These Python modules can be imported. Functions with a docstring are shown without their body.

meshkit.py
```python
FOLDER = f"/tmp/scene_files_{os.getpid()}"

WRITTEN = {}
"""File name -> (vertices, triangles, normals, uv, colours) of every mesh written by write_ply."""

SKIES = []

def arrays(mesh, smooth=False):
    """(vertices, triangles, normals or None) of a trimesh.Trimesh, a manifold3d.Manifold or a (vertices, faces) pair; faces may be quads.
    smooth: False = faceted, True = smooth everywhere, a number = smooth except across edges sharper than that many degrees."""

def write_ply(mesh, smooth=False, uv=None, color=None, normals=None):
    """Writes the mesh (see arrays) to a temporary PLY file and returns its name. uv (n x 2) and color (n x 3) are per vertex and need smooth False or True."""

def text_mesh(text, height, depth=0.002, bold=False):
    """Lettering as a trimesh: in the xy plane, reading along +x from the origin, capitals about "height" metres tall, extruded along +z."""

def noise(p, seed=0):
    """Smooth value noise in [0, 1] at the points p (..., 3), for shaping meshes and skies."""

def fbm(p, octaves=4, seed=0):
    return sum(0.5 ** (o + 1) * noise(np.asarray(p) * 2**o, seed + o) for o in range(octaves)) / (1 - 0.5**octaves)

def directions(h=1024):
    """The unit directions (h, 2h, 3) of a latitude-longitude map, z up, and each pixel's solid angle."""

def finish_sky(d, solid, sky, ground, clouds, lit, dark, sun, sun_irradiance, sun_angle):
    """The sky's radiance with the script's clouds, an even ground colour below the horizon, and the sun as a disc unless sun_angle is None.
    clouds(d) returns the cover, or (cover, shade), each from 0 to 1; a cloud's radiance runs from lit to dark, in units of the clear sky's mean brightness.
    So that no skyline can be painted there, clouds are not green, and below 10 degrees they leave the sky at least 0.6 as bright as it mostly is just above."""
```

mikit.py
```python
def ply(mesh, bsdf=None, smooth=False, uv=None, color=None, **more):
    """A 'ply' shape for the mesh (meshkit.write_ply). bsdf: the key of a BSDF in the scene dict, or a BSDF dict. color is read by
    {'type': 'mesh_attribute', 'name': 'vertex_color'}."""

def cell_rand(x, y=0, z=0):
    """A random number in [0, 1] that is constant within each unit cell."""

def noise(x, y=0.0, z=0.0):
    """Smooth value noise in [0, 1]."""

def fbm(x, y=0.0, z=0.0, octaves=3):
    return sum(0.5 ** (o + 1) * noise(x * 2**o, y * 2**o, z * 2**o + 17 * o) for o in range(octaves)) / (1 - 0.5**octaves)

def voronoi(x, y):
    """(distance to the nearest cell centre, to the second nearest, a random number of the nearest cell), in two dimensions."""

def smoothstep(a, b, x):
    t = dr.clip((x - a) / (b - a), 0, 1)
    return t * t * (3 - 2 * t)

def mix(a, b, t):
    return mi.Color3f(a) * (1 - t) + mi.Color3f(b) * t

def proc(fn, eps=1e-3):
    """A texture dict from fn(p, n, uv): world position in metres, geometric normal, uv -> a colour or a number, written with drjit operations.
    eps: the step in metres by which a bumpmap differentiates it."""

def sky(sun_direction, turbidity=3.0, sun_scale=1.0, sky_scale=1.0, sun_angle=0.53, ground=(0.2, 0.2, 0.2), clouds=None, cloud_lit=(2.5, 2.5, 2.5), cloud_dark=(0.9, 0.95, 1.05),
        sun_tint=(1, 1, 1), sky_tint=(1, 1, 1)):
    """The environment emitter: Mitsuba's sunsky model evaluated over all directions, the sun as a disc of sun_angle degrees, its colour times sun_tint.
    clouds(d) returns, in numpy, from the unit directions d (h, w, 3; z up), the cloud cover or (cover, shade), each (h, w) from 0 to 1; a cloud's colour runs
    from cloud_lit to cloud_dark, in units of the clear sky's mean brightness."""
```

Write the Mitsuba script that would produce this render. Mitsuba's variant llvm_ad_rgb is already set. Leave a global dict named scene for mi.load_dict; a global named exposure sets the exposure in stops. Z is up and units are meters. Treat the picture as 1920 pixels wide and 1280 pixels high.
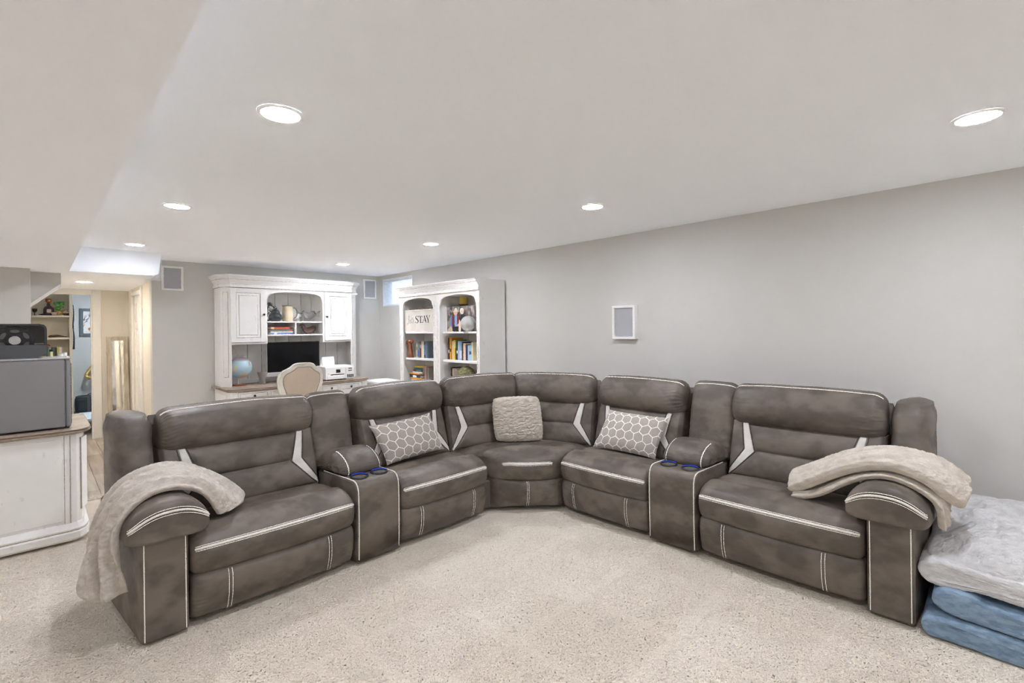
import math, random
import numpy as np, trimesh, manifold3d
import mitsuba as mi, mikit, meshkit
import drjit as dr
from scipy.interpolate import CubicSpline
from shapely.geometry import Polygon, LineString
T = mi.ScalarTransform4f
scene, labels = {}, {}
random.seed(7)
RNG = np.random.default_rng(7)

# ------------------------------------------------------------------ camera, sky, lights, exposure
exposure = 3.12
H_CAM, YAW, ROLL = 1.44, 0.783795, 0.01236
FW = np.array([math.sin(YAW), math.cos(YAW), 0]); RT = np.array([math.cos(YAW), -math.sin(YAW), 0])
UP = np.array([0, 0, 1.0]) + ROLL * RT
scene['camera'] = {'type': 'perspective', 'fov': math.degrees(2 * math.atan(960 / 894.577)), 'fov_axis': 'x',
                   'principal_point_offset_y': 23.07 / 1280, 'near_clip': 0.05, 'far_clip': 60,
                   'to_world': T().look_at([0, 0, H_CAM], list(FW + [0, 0, H_CAM]), list(UP))}
scene['sky'] = mikit.sky([0.6, 0.3, 0.7], turbidity=3.0, sun_scale=0.0, sky_scale=2.2)
LAMP = 30.0          # radiance of the recessed lights
LAMP_COL = (0.97, 1.0, 1.10)
ZC = 2.30            # main ceiling
ZS = 2.055           # soffit and hall ceiling
XW, YB = 3.855, 6.837
XMIN, YMIN = -3.2, -3.6
YH = 8.75            # far wall of the hall
LIGHTS = [(0.68, 5.80), (0.68, 3.87), (0.69, 1.97), (0.69, 0.05), (0.69, -1.85), (2.79, 5.85), (2.79, 3.93), (2.79, 1.98), (2.79, 0.03), (2.79, -1.9)]
SOFFIT_LIGHTS = [(-1.7, 0.6), (-1.7, 3.0), (-1.5, 5.3), (-1.7, -1.9)]

# ------------------------------------------------------------------ helpers
def numbered(key):
    if key not in scene and not any(k.startswith(key + '__') for k in scene) and key not in labels:
        return key
    n = 1
    while True:
        k = f'{key}_{n:03d}'
        if k not in scene and not any(q.startswith(k + '__') for q in scene) and k not in labels:
            return k
        n += 1

def tag(key, label=None, cat=None, group=None, kind=None):
    d = labels.setdefault(key, {})
    for a, b in (('label', label), ('category', cat), ('group', group), ('kind', kind)):
        if b: d[a] = b
    return key

def thing(name, label, cat, group=None):
    key = numbered(name)
    return tag(key, label, cat, group)

def add(name, mesh, mat, smooth=30, parent=None, label=None, cat=None, group=None, kind=None, uv=None):
    key = numbered((parent + '__' if parent else '') + name)
    scene[key] = mikit.ply(mesh, mat, smooth=smooth, uv=uv)
    if label or cat or kind or group: tag(key, label, cat, group, kind)
    return key

def cat(*ms): return trimesh.util.concatenate([m for m in ms if m is not None])

def box(x0, x1, y0, y1, z0, z1, b=0.0):
    x0, x1 = sorted((x0, x1)); y0, y1 = sorted((y0, y1)); z0, z1 = sorted((z0, z1))
    if b <= 0:
        m = trimesh.creation.box((x1 - x0, y1 - y0, z1 - z0)); m.apply_translation(((x0 + x1) / 2, (y0 + y1) / 2, (z0 + z1) / 2)); return m
    b = min(b, (x1 - x0) * .45, (y1 - y0) * .45, (z1 - z0) * .45)
    P = []
    for sx in (0, 1):
        for sy in (0, 1):
            for sz in (0, 1):
                c = np.array([(x0, x1)[sx], (y0, y1)[sy], (z0, z1)[sz]]); d = np.array([b * (1 - 2 * sx), b * (1 - 2 * sy), b * (1 - 2 * sz)])
                for k in range(3):
                    q = c + d; q[k] = c[k]; P.append(q)
    return trimesh.Trimesh(np.array(P)).convex_hull

def prism(pts, a0, a1, plane='xz'):
    """A polygon (list, or shapely) extruded along the axis missing in plane from a0 to a1."""
    g = pts if isinstance(pts, Polygon) else Polygon(pts)
    g = g.buffer(0)
    m = trimesh.creation.extrude_polygon(g, abs(a1 - a0), engine='earcut')
    v = np.array(m.vertices); lo = min(a0, a1)
    o = {'xy': (v[:, 0], v[:, 1], v[:, 2] + lo), 'xz': (v[:, 0], v[:, 2] + lo, v[:, 1]), 'yz': (v[:, 2] + lo, v[:, 0], v[:, 1])}[plane]
    m = trimesh.Trimesh(np.stack(o, 1), m.faces); m.fix_normals(); return m

def grid_faces(n, m, cu=False, cv=False):
    i, j = np.meshgrid(np.arange(n if cu else n - 1), np.arange(m if cv else m - 1), indexing='ij')
    i2, j2 = (i + 1) % n, (j + 1) % m
    q = np.stack([i * m + j, i2 * m + j, i2 * m + j2, i * m + j2], -1).reshape(-1, 4)
    return np.vstack([q[:, [0, 1, 2]], q[:, [0, 2, 3]]])

def sheet(P, cu=False, cv=False):
    n, m = P.shape[:2]
    return trimesh.Trimesh(P.reshape(-1, 3), grid_faces(n, m, cu, cv), process=False)

def slab(F, B):
    """Two grids of the same size joined at their borders: a closed solid."""
    n, m = F.shape[:2]; N = n * m
    f = grid_faces(n, m)
    idx = np.arange(N).reshape(n, m)
    ring = np.concatenate([idx[0, :-1], idx[:-1, -1], idx[-1, :0:-1], idx[:0:-1, 0]])
    r2 = np.roll(ring, -1)
    s = np.vstack([np.stack([ring, r2, r2 + N], 1), np.stack([ring, r2 + N, ring + N], 1)])
    t = trimesh.Trimesh(np.vstack([F.reshape(-1, 3), B.reshape(-1, 3)]), np.vstack([f, f[:, ::-1] + N, s]), process=False)
    t.fix_normals(); return t

def loft(P):
    """Rings (n, m, 3), each closed, capped at both ends."""
    n, m = P.shape[:2]
    v = np.vstack([P.reshape(-1, 3), P[0].mean(0), P[-1].mean(0)])
    j = np.arange(m); j2 = (j + 1) % m
    f = np.vstack([grid_faces(n, m, cv=True), np.stack([j * 0 + n * m, j2, j], 1), np.stack([j * 0 + n * m + 1, (n - 1) * m + j, (n - 1) * m + j2], 1)])
    t = trimesh.Trimesh(v, f, process=False); t.fix_normals(); return t

def tube(pts, r, n=8, closed=False):
    p = np.asarray(pts, float); r = np.broadcast_to(r, (len(p),))
    t = (np.roll(p, -1, 0) - np.roll(p, 1, 0)) if closed else np.gradient(p, axis=0)
    t /= np.linalg.norm(t, axis=1, keepdims=True) + 1e-12
    a = np.cross(t, [0.13, 0.21, 0.97]); bad = np.linalg.norm(a, axis=1) < .15
    a[bad] = np.cross(t[bad], [1, 0.1, 0]); a /= np.linalg.norm(a, axis=1, keepdims=True)
    b = np.cross(t, a); g = np.arange(n) * 2 * np.pi / n
    P = p[:, None] + r[:, None, None] * (np.cos(g)[None, :, None] * a[:, None] + np.sin(g)[None, :, None] * b[:, None])
    return sheet(P, True, True) if closed else loft(P)

def spline(pts, n=60, closed=False):
    p = np.asarray(pts, float)
    if closed: p = np.vstack([p, p[:1]])
    t = np.concatenate([[0], np.cumsum(np.linalg.norm(np.diff(p, axis=0), axis=1) ** .5)])
    cs = CubicSpline(t, p, bc_type='periodic' if closed else 'natural')
    return cs(np.linspace(0, t[-1], n, endpoint=not closed))

def lathe(prof, at=(0, 0, 0), n=40):
    """Profile of (r, z) turned about the vertical through at."""
    p = np.asarray(prof, float); g = np.arange(n) * 2 * np.pi / n
    P = np.stack([p[:, None, 0] * np.cos(g), p[:, None, 0] * np.sin(g), np.broadcast_to(p[:, None, 1], (len(p), n))], -1) + np.asarray(at)
    return sheet(P, cv=True)

def cyl(a, b, r, n=20):
    return tube([np.asarray(a, float), (np.asarray(a, float) + b) / 2, np.asarray(b, float)], r, n)

def ball(c, r, sub=2, s=(1, 1, 1)):
    m = trimesh.creation.icosphere(sub, 1.0); m.apply_scale(np.array(s) * r); m.apply_translation(c); return m

def resample(P, n):
    P = np.asarray(P, float); d = np.concatenate([[0], np.cumsum(np.linalg.norm(np.diff(P, axis=0), axis=1))])
    t = np.linspace(0, d[-1], n)
    return np.stack([np.interp(t, d, P[:, k]) for k in range(P.shape[1])], 1)

def sstep(a, b, x):
    t = np.clip((x - a) / (b - a), 0, 1); return t * t * (3 - 2 * t)

# ------------------------------------------------------------------ materials
def rgb(*c): return {'type': 'rgb', 'value': [float(x) for x in c]}
def srgb(r, g, b):
    c = np.array([r, g, b]) / 255.0
    return tuple(np.where(c <= .04045, c / 12.92, ((c + .055) / 1.055) ** 2.4))
def mat(name, color, rough=.6, metal=0.0, bump=None, bscale=1.0, spec=.5, **kw):
    c = rgb(*color) if isinstance(color, (tuple, list)) else color
    b = {'type': 'principled', 'base_color': c, 'roughness': rough, 'metallic': metal, 'specular': spec, **kw}
    if bump is not None: b = {'type': 'bumpmap', 'arbitrary': bump, 'scale': bscale, 'bsdf': b}
    scene[name] = {'type': 'twosided', 'bsdf': b}
    return name
P_, N_ = mikit.proc, mikit.noise
C3 = lambda c: mi.Color3f(*[float(x) for x in c])

def two(c1, c2, sc, octv=3, lo=.35, hi=.65, sx=1, sy=1, sz=1):
    def fn(p, n, uv):
        return mikit.mix(C3(c1), C3(c2), mikit.smoothstep(lo, hi, mikit.fbm(p.x * sc * sx, p.y * sc * sy, p.z * sc * sz, octv)))
    return P_(fn)

def leather_col(p, n, uv):
    a = mikit.fbm(p.x * 8 + 3, p.y * 8, p.z * 9, 4)
    b = mikit.fbm(p.x * 22, p.y * 22 + 5, p.z * 22, 3)
    c = mikit.mix(C3(LEA_D), C3(LEA_L), mikit.smoothstep(.36, .68, a))
    return c * (0.86 + 0.28 * b)
LEA_D, LEA_L = (.098, .081, .066), (.158, .132, .108)
def leather_bump(p, n, uv):
    return mikit.fbm(p.x * 260, p.y * 260, p.z * 260, 2) * .6 + mikit.fbm(p.x * 40, p.y * 40, p.z * 40, 3)
mat('m_leather', P_(leather_col), .46, bump=P_(leather_bump, 1e-3), bscale=.0012, spec=.45)
mat('m_piping', (.74, .71, .66), .5)
mat('m_inset', two((.62, .60, .56), (.70, .68, .64), 18), .5)
mat('m_stitch', (.80, .77, .71), .7)
mat('m_dark', (.02, .02, .022), .5)
def wall_col(p, n, uv):
    return C3((.60, .588, .558)) * (0.985 + .03 * mikit.fbm(p.x * 1.3, p.y * 1.3, p.z * 1.3, 2))
mat('m_wall', P_(wall_col), .55, spec=.3)
mat('m_ceiling', (.86, .888, .925), .8, spec=.2)
mat('m_trim', (.82, .81, .79), .4)
mat('m_hallwall', (.74, .70, .63), .6, spec=.3)
mat('m_bluewall', (.53, .55, .565), .6, spec=.3)
def carpet_col(p, n, uv):
    a = mikit.fbm(p.x * 3, p.y * 3, 0, 3); b = mikit.noise(p.x * 180, p.y * 180, p.z * 180)
    return mikit.mix(C3((.74, .66, .55)), C3((.80, .72, .61)), mikit.smoothstep(.3, .7, a)) * (.75 + .4 * b)
mat('m_carpet', P_(carpet_col), .95, spec=.1)
def paint_col(p, n, uv):
    a = mikit.fbm(p.x * 9, p.y * 9, p.z * 9, 3)
    s = mikit.smoothstep(.70, .76, mikit.fbm(p.x * 36, p.y * 36, p.z * 14, 4))
    return mikit.mix(mikit.mix(C3((.78, .775, .755)), C3((.85, .845, .83)), a), C3((.45, .41, .35)), s * .22)
mat('m_antique', P_(paint_col), .42)
mat('m_glaze', (.30, .27, .22), .7)
mat('m_white', (.80, .80, .79), .4)
mat('m_knob', (.035, .028, .024), .35, .7)
def wood_fn(c1, c2, ax, sc=30):
    def fn(p, n, uv):
        q = [p.x, p.y, p.z]; k = [sc, sc, sc]; k[ax] = sc / 14
        a = mikit.fbm(q[0] * k[0], q[1] * k[1], q[2] * k[2], 4)
        return mikit.mix(C3(c1), C3(c2), mikit.smoothstep(.3, .7, a))
    return P_(fn)
mat('m_woodtop', wood_fn((.20, .15, .115), (.34, .27, .21), 0), .4)
mat('m_mirrorframe', wood_fn((.40, .345, .275), (.52, .46, .38), 2, 60), .5)
scene['m_mirror'] = {'type': 'twosided', 'bsdf': {'type': 'conductor', 'material': 'Ag'}}
scene['m_glass'] = {'type': 'dielectric', 'int_ior': 1.5}
scene['m_pane'] = {'type': 'thindielectric'}
mat('m_greymetal', (.25, .25, .255), .42, .3)
mat('m_greydark', (.075, .077, .08), .4, .1)
mat('m_black', (.012, .012, .014), .25)
mat('m_blackgloss', (.02, .022, .024), .08, clearcoat=1.0)
mat('m_screen', (.003, .003, .004), .12, spec=.3)
mat('m_alu', (.62, .63, .64), .35, .6)
scene['m_lamp_frame'] = {'type': 'twosided', 'bsdf': {'type': 'principled', 'base_color': rgb(.85, .85, .85), 'roughness': .5}}

# ------------------------------------------------------------------ setting
def struct(name, mesh, m, smooth=False, parent=None):
    return add(name, mesh, m, smooth, parent, kind=None if parent else 'structure')
TH = .12
struct('floor', box(XMIN - TH, XW + TH, YMIN - TH, 11.2, -.2, -.005), 'm_carpet')
struct('wall_right', cat(box(XW, XW + .16, YMIN, 5.90, 0, 2.6), box(XW, XW + .16, 6.73, YB + .16, 0, 2.6), box(XW, XW + .16, 5.90, 6.73, 0, 1.82), box(XW, XW + .16, 5.90, 6.73, 2.24, 2.6)), 'm_wall')
XHALL = .945
struct('wall_back', box(XHALL, XW, YB, YB + TH, 0, 2.6), 'm_wall')
struct('wall_left', box(XMIN - TH, XMIN, YMIN, 6.3, 0, 2.6), 'm_wall')
struct('wall_rear', box(XMIN, XW, YMIN - TH, YMIN, 0, 2.6), 'm_wall')
struct('wall_stair', box(XMIN, -.037, 6.25, 6.55, 0, ZS), 'm_wall')
st = struct('wall_stairwell', prism([(-.037, ZS), (.178, ZS), (.178, 1.95), (-.037, 1.745)], 6.55, 6.66), 'm_wall')
struct('stair_trim', prism([(-.037, 1.745), (.178, 1.95), (.178, 1.92), (-.037, 1.715)], 6.53, 6.68), 'm_trim', parent=st)
struct('wall_hall_left', box(-.5, -.38, 6.55, YH, 0, ZS), 'm_hallwall')
DY0, DY1, DZ = 7.58, 8.30, 2.0      # door in the hall's right wall
struct('wall_hall_right', cat(box(XHALL, XHALL + .1, YB + TH, DY0, 0, ZS), box(XHALL, XHALL + .1, DY1, YH, 0, ZS), box(XHALL, XHALL + .1, DY0, DY1, DZ, ZS)), 'm_hallwall')
DX0, DX1 = -.25, .545
struct('wall_far', cat(box(DX1, XHALL + .1, YH, YH + .1, 0, 2.3), box(-1.3, DX0, YH, YH + .1, 0, 2.3), box(DX0, DX1, YH, YH + .1, DZ, 2.3)), 'm_hallwall')
# ceiling: main slab, the low soffit on the left and the dropped box over the hall
XSF = .228
cl = struct('ceiling', box(XMIN - TH, XW + .16, YMIN - TH, YB + TH, ZC, ZC + .3), 'm_ceiling')
struct('soffit', box(XMIN, XSF, YMIN, 6.30, ZS, ZC), 'm_ceiling', parent=cl)
struct('bulkhead', cat(prism([(-.6, ZS), (.885, ZS), (.928, 2.075), (.958, 2.30), (-.6, 2.30)], 6.27, YB), box(-.6, XHALL + .1, YB, YH, ZS, ZC + .3), box(XMIN, -.59, 6.28, 7, ZS, ZC)), 'm_ceiling', parent=cl)
# room beyond the hall
struct('wall_den_back', box(-1.4, 2.2, 10.62, 10.74, 0, 2.6), 'm_bluewall')
struct('wall_den_left', box(-1.4, -1.3, YH, 10.7, 0, 2.6), 'm_bluewall')
struct('wall_den_right', box(2.1, 2.2, YH, 10.7, 0, 2.6), 'm_bluewall')
struct('wall_den_front', box(XHALL + .1, 2.1, YH, YH + .1, 0, 2.6), 'm_bluewall')
struct('ceiling_den', box(-1.4, 2.2, YH, 10.74, 2.3, 2.5), 'm_ceiling')
# hall floor planks
FLC = [((.27, .235, .195), (.37, .33, .28)), ((.23, .195, .165), (.33, .285, .245)), ((.31, .275, .23), (.41, .37, .32))]
for i, (a, b) in enumerate(FLC): mat(f'm_plank{i}', wood_fn(a, b, 1, 26), .38)
pi = 0
for c in range(9):
    x0 = -.36 + c * .152
    y = 5.52 - (c * .47) % 1.1
    while y < 8.95:
        y0, y1 = max(y, 5.53), min(y + 1.1, 9.0)
        lim = 6.3 if x0 < -.2 else 5.0
        y0 = max(y0, lim)
        if y1 - y0 > .05 and x0 < XHALL - .02:
            add('plank', box(x0 + .0012, min(x0 + .1508, XHALL), y0 + .001, y1 - .001, -.012, .003 + .0007 * (pi % 3), .0012), f'm_plank{(pi * 7 + c) % 3}', False, 'floor')
            pi += 1
        y += 1.1
struct('trim_1', box(XSF - .6, XHALL, 5.505, 5.53, -.012, .006, .002), 'm_plank1')
struct('floor_den', box(-1.4, 2.2, 9.0, 10.7, -.012, .002), 'm_plank0')
# casings, baseboards, hall door
def casing_x(y0, y1, z1, x, side, w=.085, t=.02):   # around an opening in a wall x = const
    return cat(box(x, x + side * t, y0 - w, y0, 0, z1 + w, .004), box(x, x + side * t, y1, y1 + w, 0, z1 + w, .004), box(x, x + side * t, y0, y1, z1, z1 + min(w, .05), .004))
struct('trim_2', casing_x(DY0, DY1, DZ - .05, XHALL, -1), 'm_trim')
struct('trim_3', cat(box(DX1, DX1 + .095, YH - .02, YH, 0, ZS, .004), box(DX0 - .09, DX0, YH - .02, YH, 0, ZS, .004), box(DX0, DX1, YH - .02, YH, DZ - .02, ZS, .004),
    box(DX1 - .012, DX1, YH, YH + .1, 0, DZ), box(DX0, DX0 + .012, YH, YH + .1, 0, DZ)), 'm_trim')
dr_ = tag('door_1', None, None, None, 'structure')
def panel_door():
    x0, x1 = XHALL + .012, XHALL + .05
    ms = []
    ys = [DY0, DY0 + .1, DY0 + .28, DY1 - .28, DY1 - .1, DY1]
    for a, b in ((0, 1), (2, 3), (4, 5)): ms.append(box(x0, x1, ys[a], ys[b], .01, DZ - .03, .002))
    rails = [(.01, .22), (.86, .98), (1.5, 1.6), (1.85, DZ - .03)]
    for a, b in rails: ms.append(box(x0, x1, DY0, DY1, a, b, .002))
    add('frame', cat(*ms), 'm_trim', False, 'door_1')
    for (y0, y1) in ((ys[1], ys[2]), (ys[3], ys[4])):
        for k in range(3):
            z0, z1 = rails[k][1], rails[k + 1][0]
            add('panel', cat(box(x0 + .012, x1, y0, y1, z0, z1), box(x0 + .004, x1, y0 + .03, y1 - .03, z0 + .03, z1 - .03, .008)), 'm_trim', False, 'door_1')
panel_door()
struct('baseboard_back', box(XHALL, XW, YB - .015, YB, 0, .12, .004), 'm_trim')
struct('baseboard_right', box(XW - .015, XW, YMIN, YB, 0, .12, .004), 'm_trim')
struct('baseboard_left', cat(box(XMIN, XMIN + .015, YMIN, 6.25, 0, .12), box(XMIN, -.037, 6.235, 6.25, 0, .12)), 'm_trim')
struct('baseboard_hall', cat(box(DX1 + .095, XHALL, YH - .015, YH, 0, .12, .004), box(XHALL - .015, XHALL, DY1 + .09, YH, 0, .12, .004), box(XHALL - .015, XHALL, YB, DY0 - .09, 0, .12, .004)), 'm_trim')

# window high on the right wall with a slatted blind
wk = tag('window_1', None, None, None, 'structure')
def window():
    y0, y1, z0, z1 = 5.90, 6.73, 1.82, 2.24
    f = .035
    add('frame', cat(box(XW + .09, XW + .15, y0, y0 + f, z0, z1), box(XW + .09, XW + .15, y1 - f, y1, z0, z1), box(XW + .09, XW + .15, y0, y1, z0, z0 + f), box(XW + .09, XW + .15, y0, y1, z1 - f, z1)), 'm_white', False, wk)
    add('pane', box(XW + .118, XW + .12, y0 + f, y1 - f, z0 + f, z1 - f), 'm_pane', False, wk)
    add('reveal', cat(box(XW + .002, XW + .09, y0, y0 + .008, z0, z1), box(XW + .002, XW + .09, y1 - .008, y1, z0, z1), box(XW + .002, XW + .09, y0, y1, z0, z0 + .008), box(XW + .002, XW + .09, y0, y1, z1 - .008, z1)), 'm_white', False, wk)
window()
scene['m_slat'] = {'type': 'principledthin', 'base_color': rgb(.88, .89, .90), 'roughness': .5, 'diff_trans': .5}
bl = thing('window_blind', 'white slatted blind in the small high window beside the bookcases', 'window blind')
def blind():
    y0, y1 = 5.904, 6.726
    add('headrail', box(XW + .008, XW + .045, y0, y1, 2.212, 2.238, .003), 'm_white', False, bl)
    add('bottom_rail', box(XW + .012, XW + .04, y0, y1, 1.824, 1.838, .003), 'm_white', False, bl)
    n = 17
    for i in range(n):
        z = 1.852 + i * .0213
        t = np.linspace(-1, 1, 5)
        w, tilt = .0125, math.radians(48)
        P = np.zeros((2, 5, 3))
        for k, yy in enumerate((y0 + .004, y1 - .004)):
            P[k, :, 0] = XW + .026 + w * t * math.cos(tilt); P[k, :, 1] = yy; P[k, :, 2] = z + w * t * math.sin(tilt) - .002 * t * t
        add('slat', sheet(P), 'm_slat', True, bl)
    for yy in (6.05, 6.60):
        add('ladder_cord', box(XW + .013, XW + .0145, yy, yy + .002, 1.84, 2.21), 'm_white', False, bl)
blind()

# ------------------------------------------------------------------ recessed lights
scene['m_emit_base'] = {'type': 'diffuse', 'reflectance': rgb(.8, .8, .8)}
def lamp(x, y, z, label, r=.072, rad=LAMP, col=LAMP_COL):
    k = thing('ceiling_light', label, 'ceiling light', None)
    add('trim_ring', lathe([(r + .014, z - .0005), (r + .012, z - .005), (r, z - .006), (r - .001, z - .004)], (x, y, 0), 36), 'm_lamp_frame', True, k)
    a = np.linspace(0, 1, 5)
    prof = [(r * math.cos(t * math.pi / 2) + 1e-4, z - .004 - .006 * math.sin(t * math.pi / 2)) for t in a]
    m = lathe(prof, (x, y, 0), 28)
    n = m.face_normals.mean(0)
    if n[2] > 0: m.invert()
    kk = numbered(k + '__diffuser')
    scene[kk] = mikit.ply(m, 'm_emit_base', smooth=False, emitter={'type': 'area', 'radiance': rgb(*[rad * c for c in col])})
LNAMES = {0: 'round recessed ceiling light nearest the white hutch end of the left row', 1: 'round recessed ceiling light, middle one of the left row', 2: 'large round recessed ceiling light at the front of the left row',
    5: 'small round recessed ceiling light farthest back, above the desk and corner', 6: 'round recessed ceiling light above the bookcases, second from the back in the right row', 7: 'round recessed ceiling light over the right wing of the sofa', 8: 'round recessed ceiling light at the upper right, nearest the camera'}
for i, (x, y) in enumerate(LIGHTS):
    lamp(x, y, ZC, LNAMES.get(i, 'round recessed ceiling light behind the camera, %s row, %s' % ('left' if x < 1 else 'right', 'nearer' if y > -1 or x > 1 else 'farther')), rad=LAMP * {0: .42, 1: 1.1, 5: 1.5, 6: 1.15}.get(i, 1))
for (x, y), q in zip(SOFFIT_LIGHTS, ('beside the camera', 'second from the stair wall', 'nearest the stair wall', 'behind the camera')): lamp(x, y, ZS, 'round recessed light in the low soffit on the left, ' + q, rad=LAMP * (1.3 if y > 5 else .45))
lamp(.40, 7.45, ZS, 'round recessed light in the low hall ceiling', col=(1.0, .88, .73), rad=LAMP * 1.2)
lamp(.9, 9.6, 2.30, 'round ceiling light in the blue room beyond the hall', col=(.88, .94, 1.0), rad=LAMP * 1.9)
# ------------------------------------------------------------------ the sectional sofa
SOFA = thing('sectional_sofa', 'large grey-brown leather reclining corner sectional with cream piping and chevron insets', 'sofa')

class Frame:
    """Local (s along the front, d depth, z) to the room. shear: how far the depth axis leans sideways."""
    def __init__(self, ox, oy, ang, shear=0.0):
        a = math.radians(ang); self.o = np.array([ox, oy]); self.r = np.array([math.cos(a), math.sin(a)])
        dv = np.array([-math.sin(a), math.cos(a)]); self.d = dv + shear * self.r
    def __call__(self, Q):
        Q = np.asarray(Q, float)
        xy = self.o + Q[..., :1] * self.r + Q[..., 1:2] * self.d
        return np.concatenate([xy, Q[..., 2:3]], -1)
    def mesh(self, m):
        m = m.copy(); m.vertices = self(np.array(m.vertices)); m.fix_normals(); return m

class FlareFrame(Frame):
    """As Frame, widening with depth away from the fixed end (s = fix)."""
    def __init__(self, ox, oy, ang, fix, flare, d0):
        super().__init__(ox, oy, ang); self.fix, self.flare, self.d0 = fix, flare, d0
    def __call__(self, Q):
        Q = np.array(Q, float); Q[..., 0] = self.fix + (Q[..., 0] - self.fix) * (1 + self.flare * (Q[..., 1] - self.d0)); return super().__call__(Q)

class WedgeFrame:
    """Maps s in [0, W] and d in [0, D] onto the pie-shaped corner between front A-B and back L-M-R."""
    def __init__(self, A, B, back, W, D):
        self.A, self.B, self.back, self.W, self.D = map(np.asarray, (A, B, back, W, D))
    def __call__(self, Q):
        Q = np.asarray(Q, float); s, d = Q[..., 0] / self.W, Q[..., 1] / self.D
        f = self.A + (self.B - self.A) * s[..., None]
        b = np.stack([np.interp(s, np.linspace(0, 1, len(self.back)), self.back[:, k]) for k in (0, 1)], -1)
        xy = f + (b - f) * d[..., None]
        return np.concatenate([xy, Q[..., 2:3]], -1)

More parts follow.
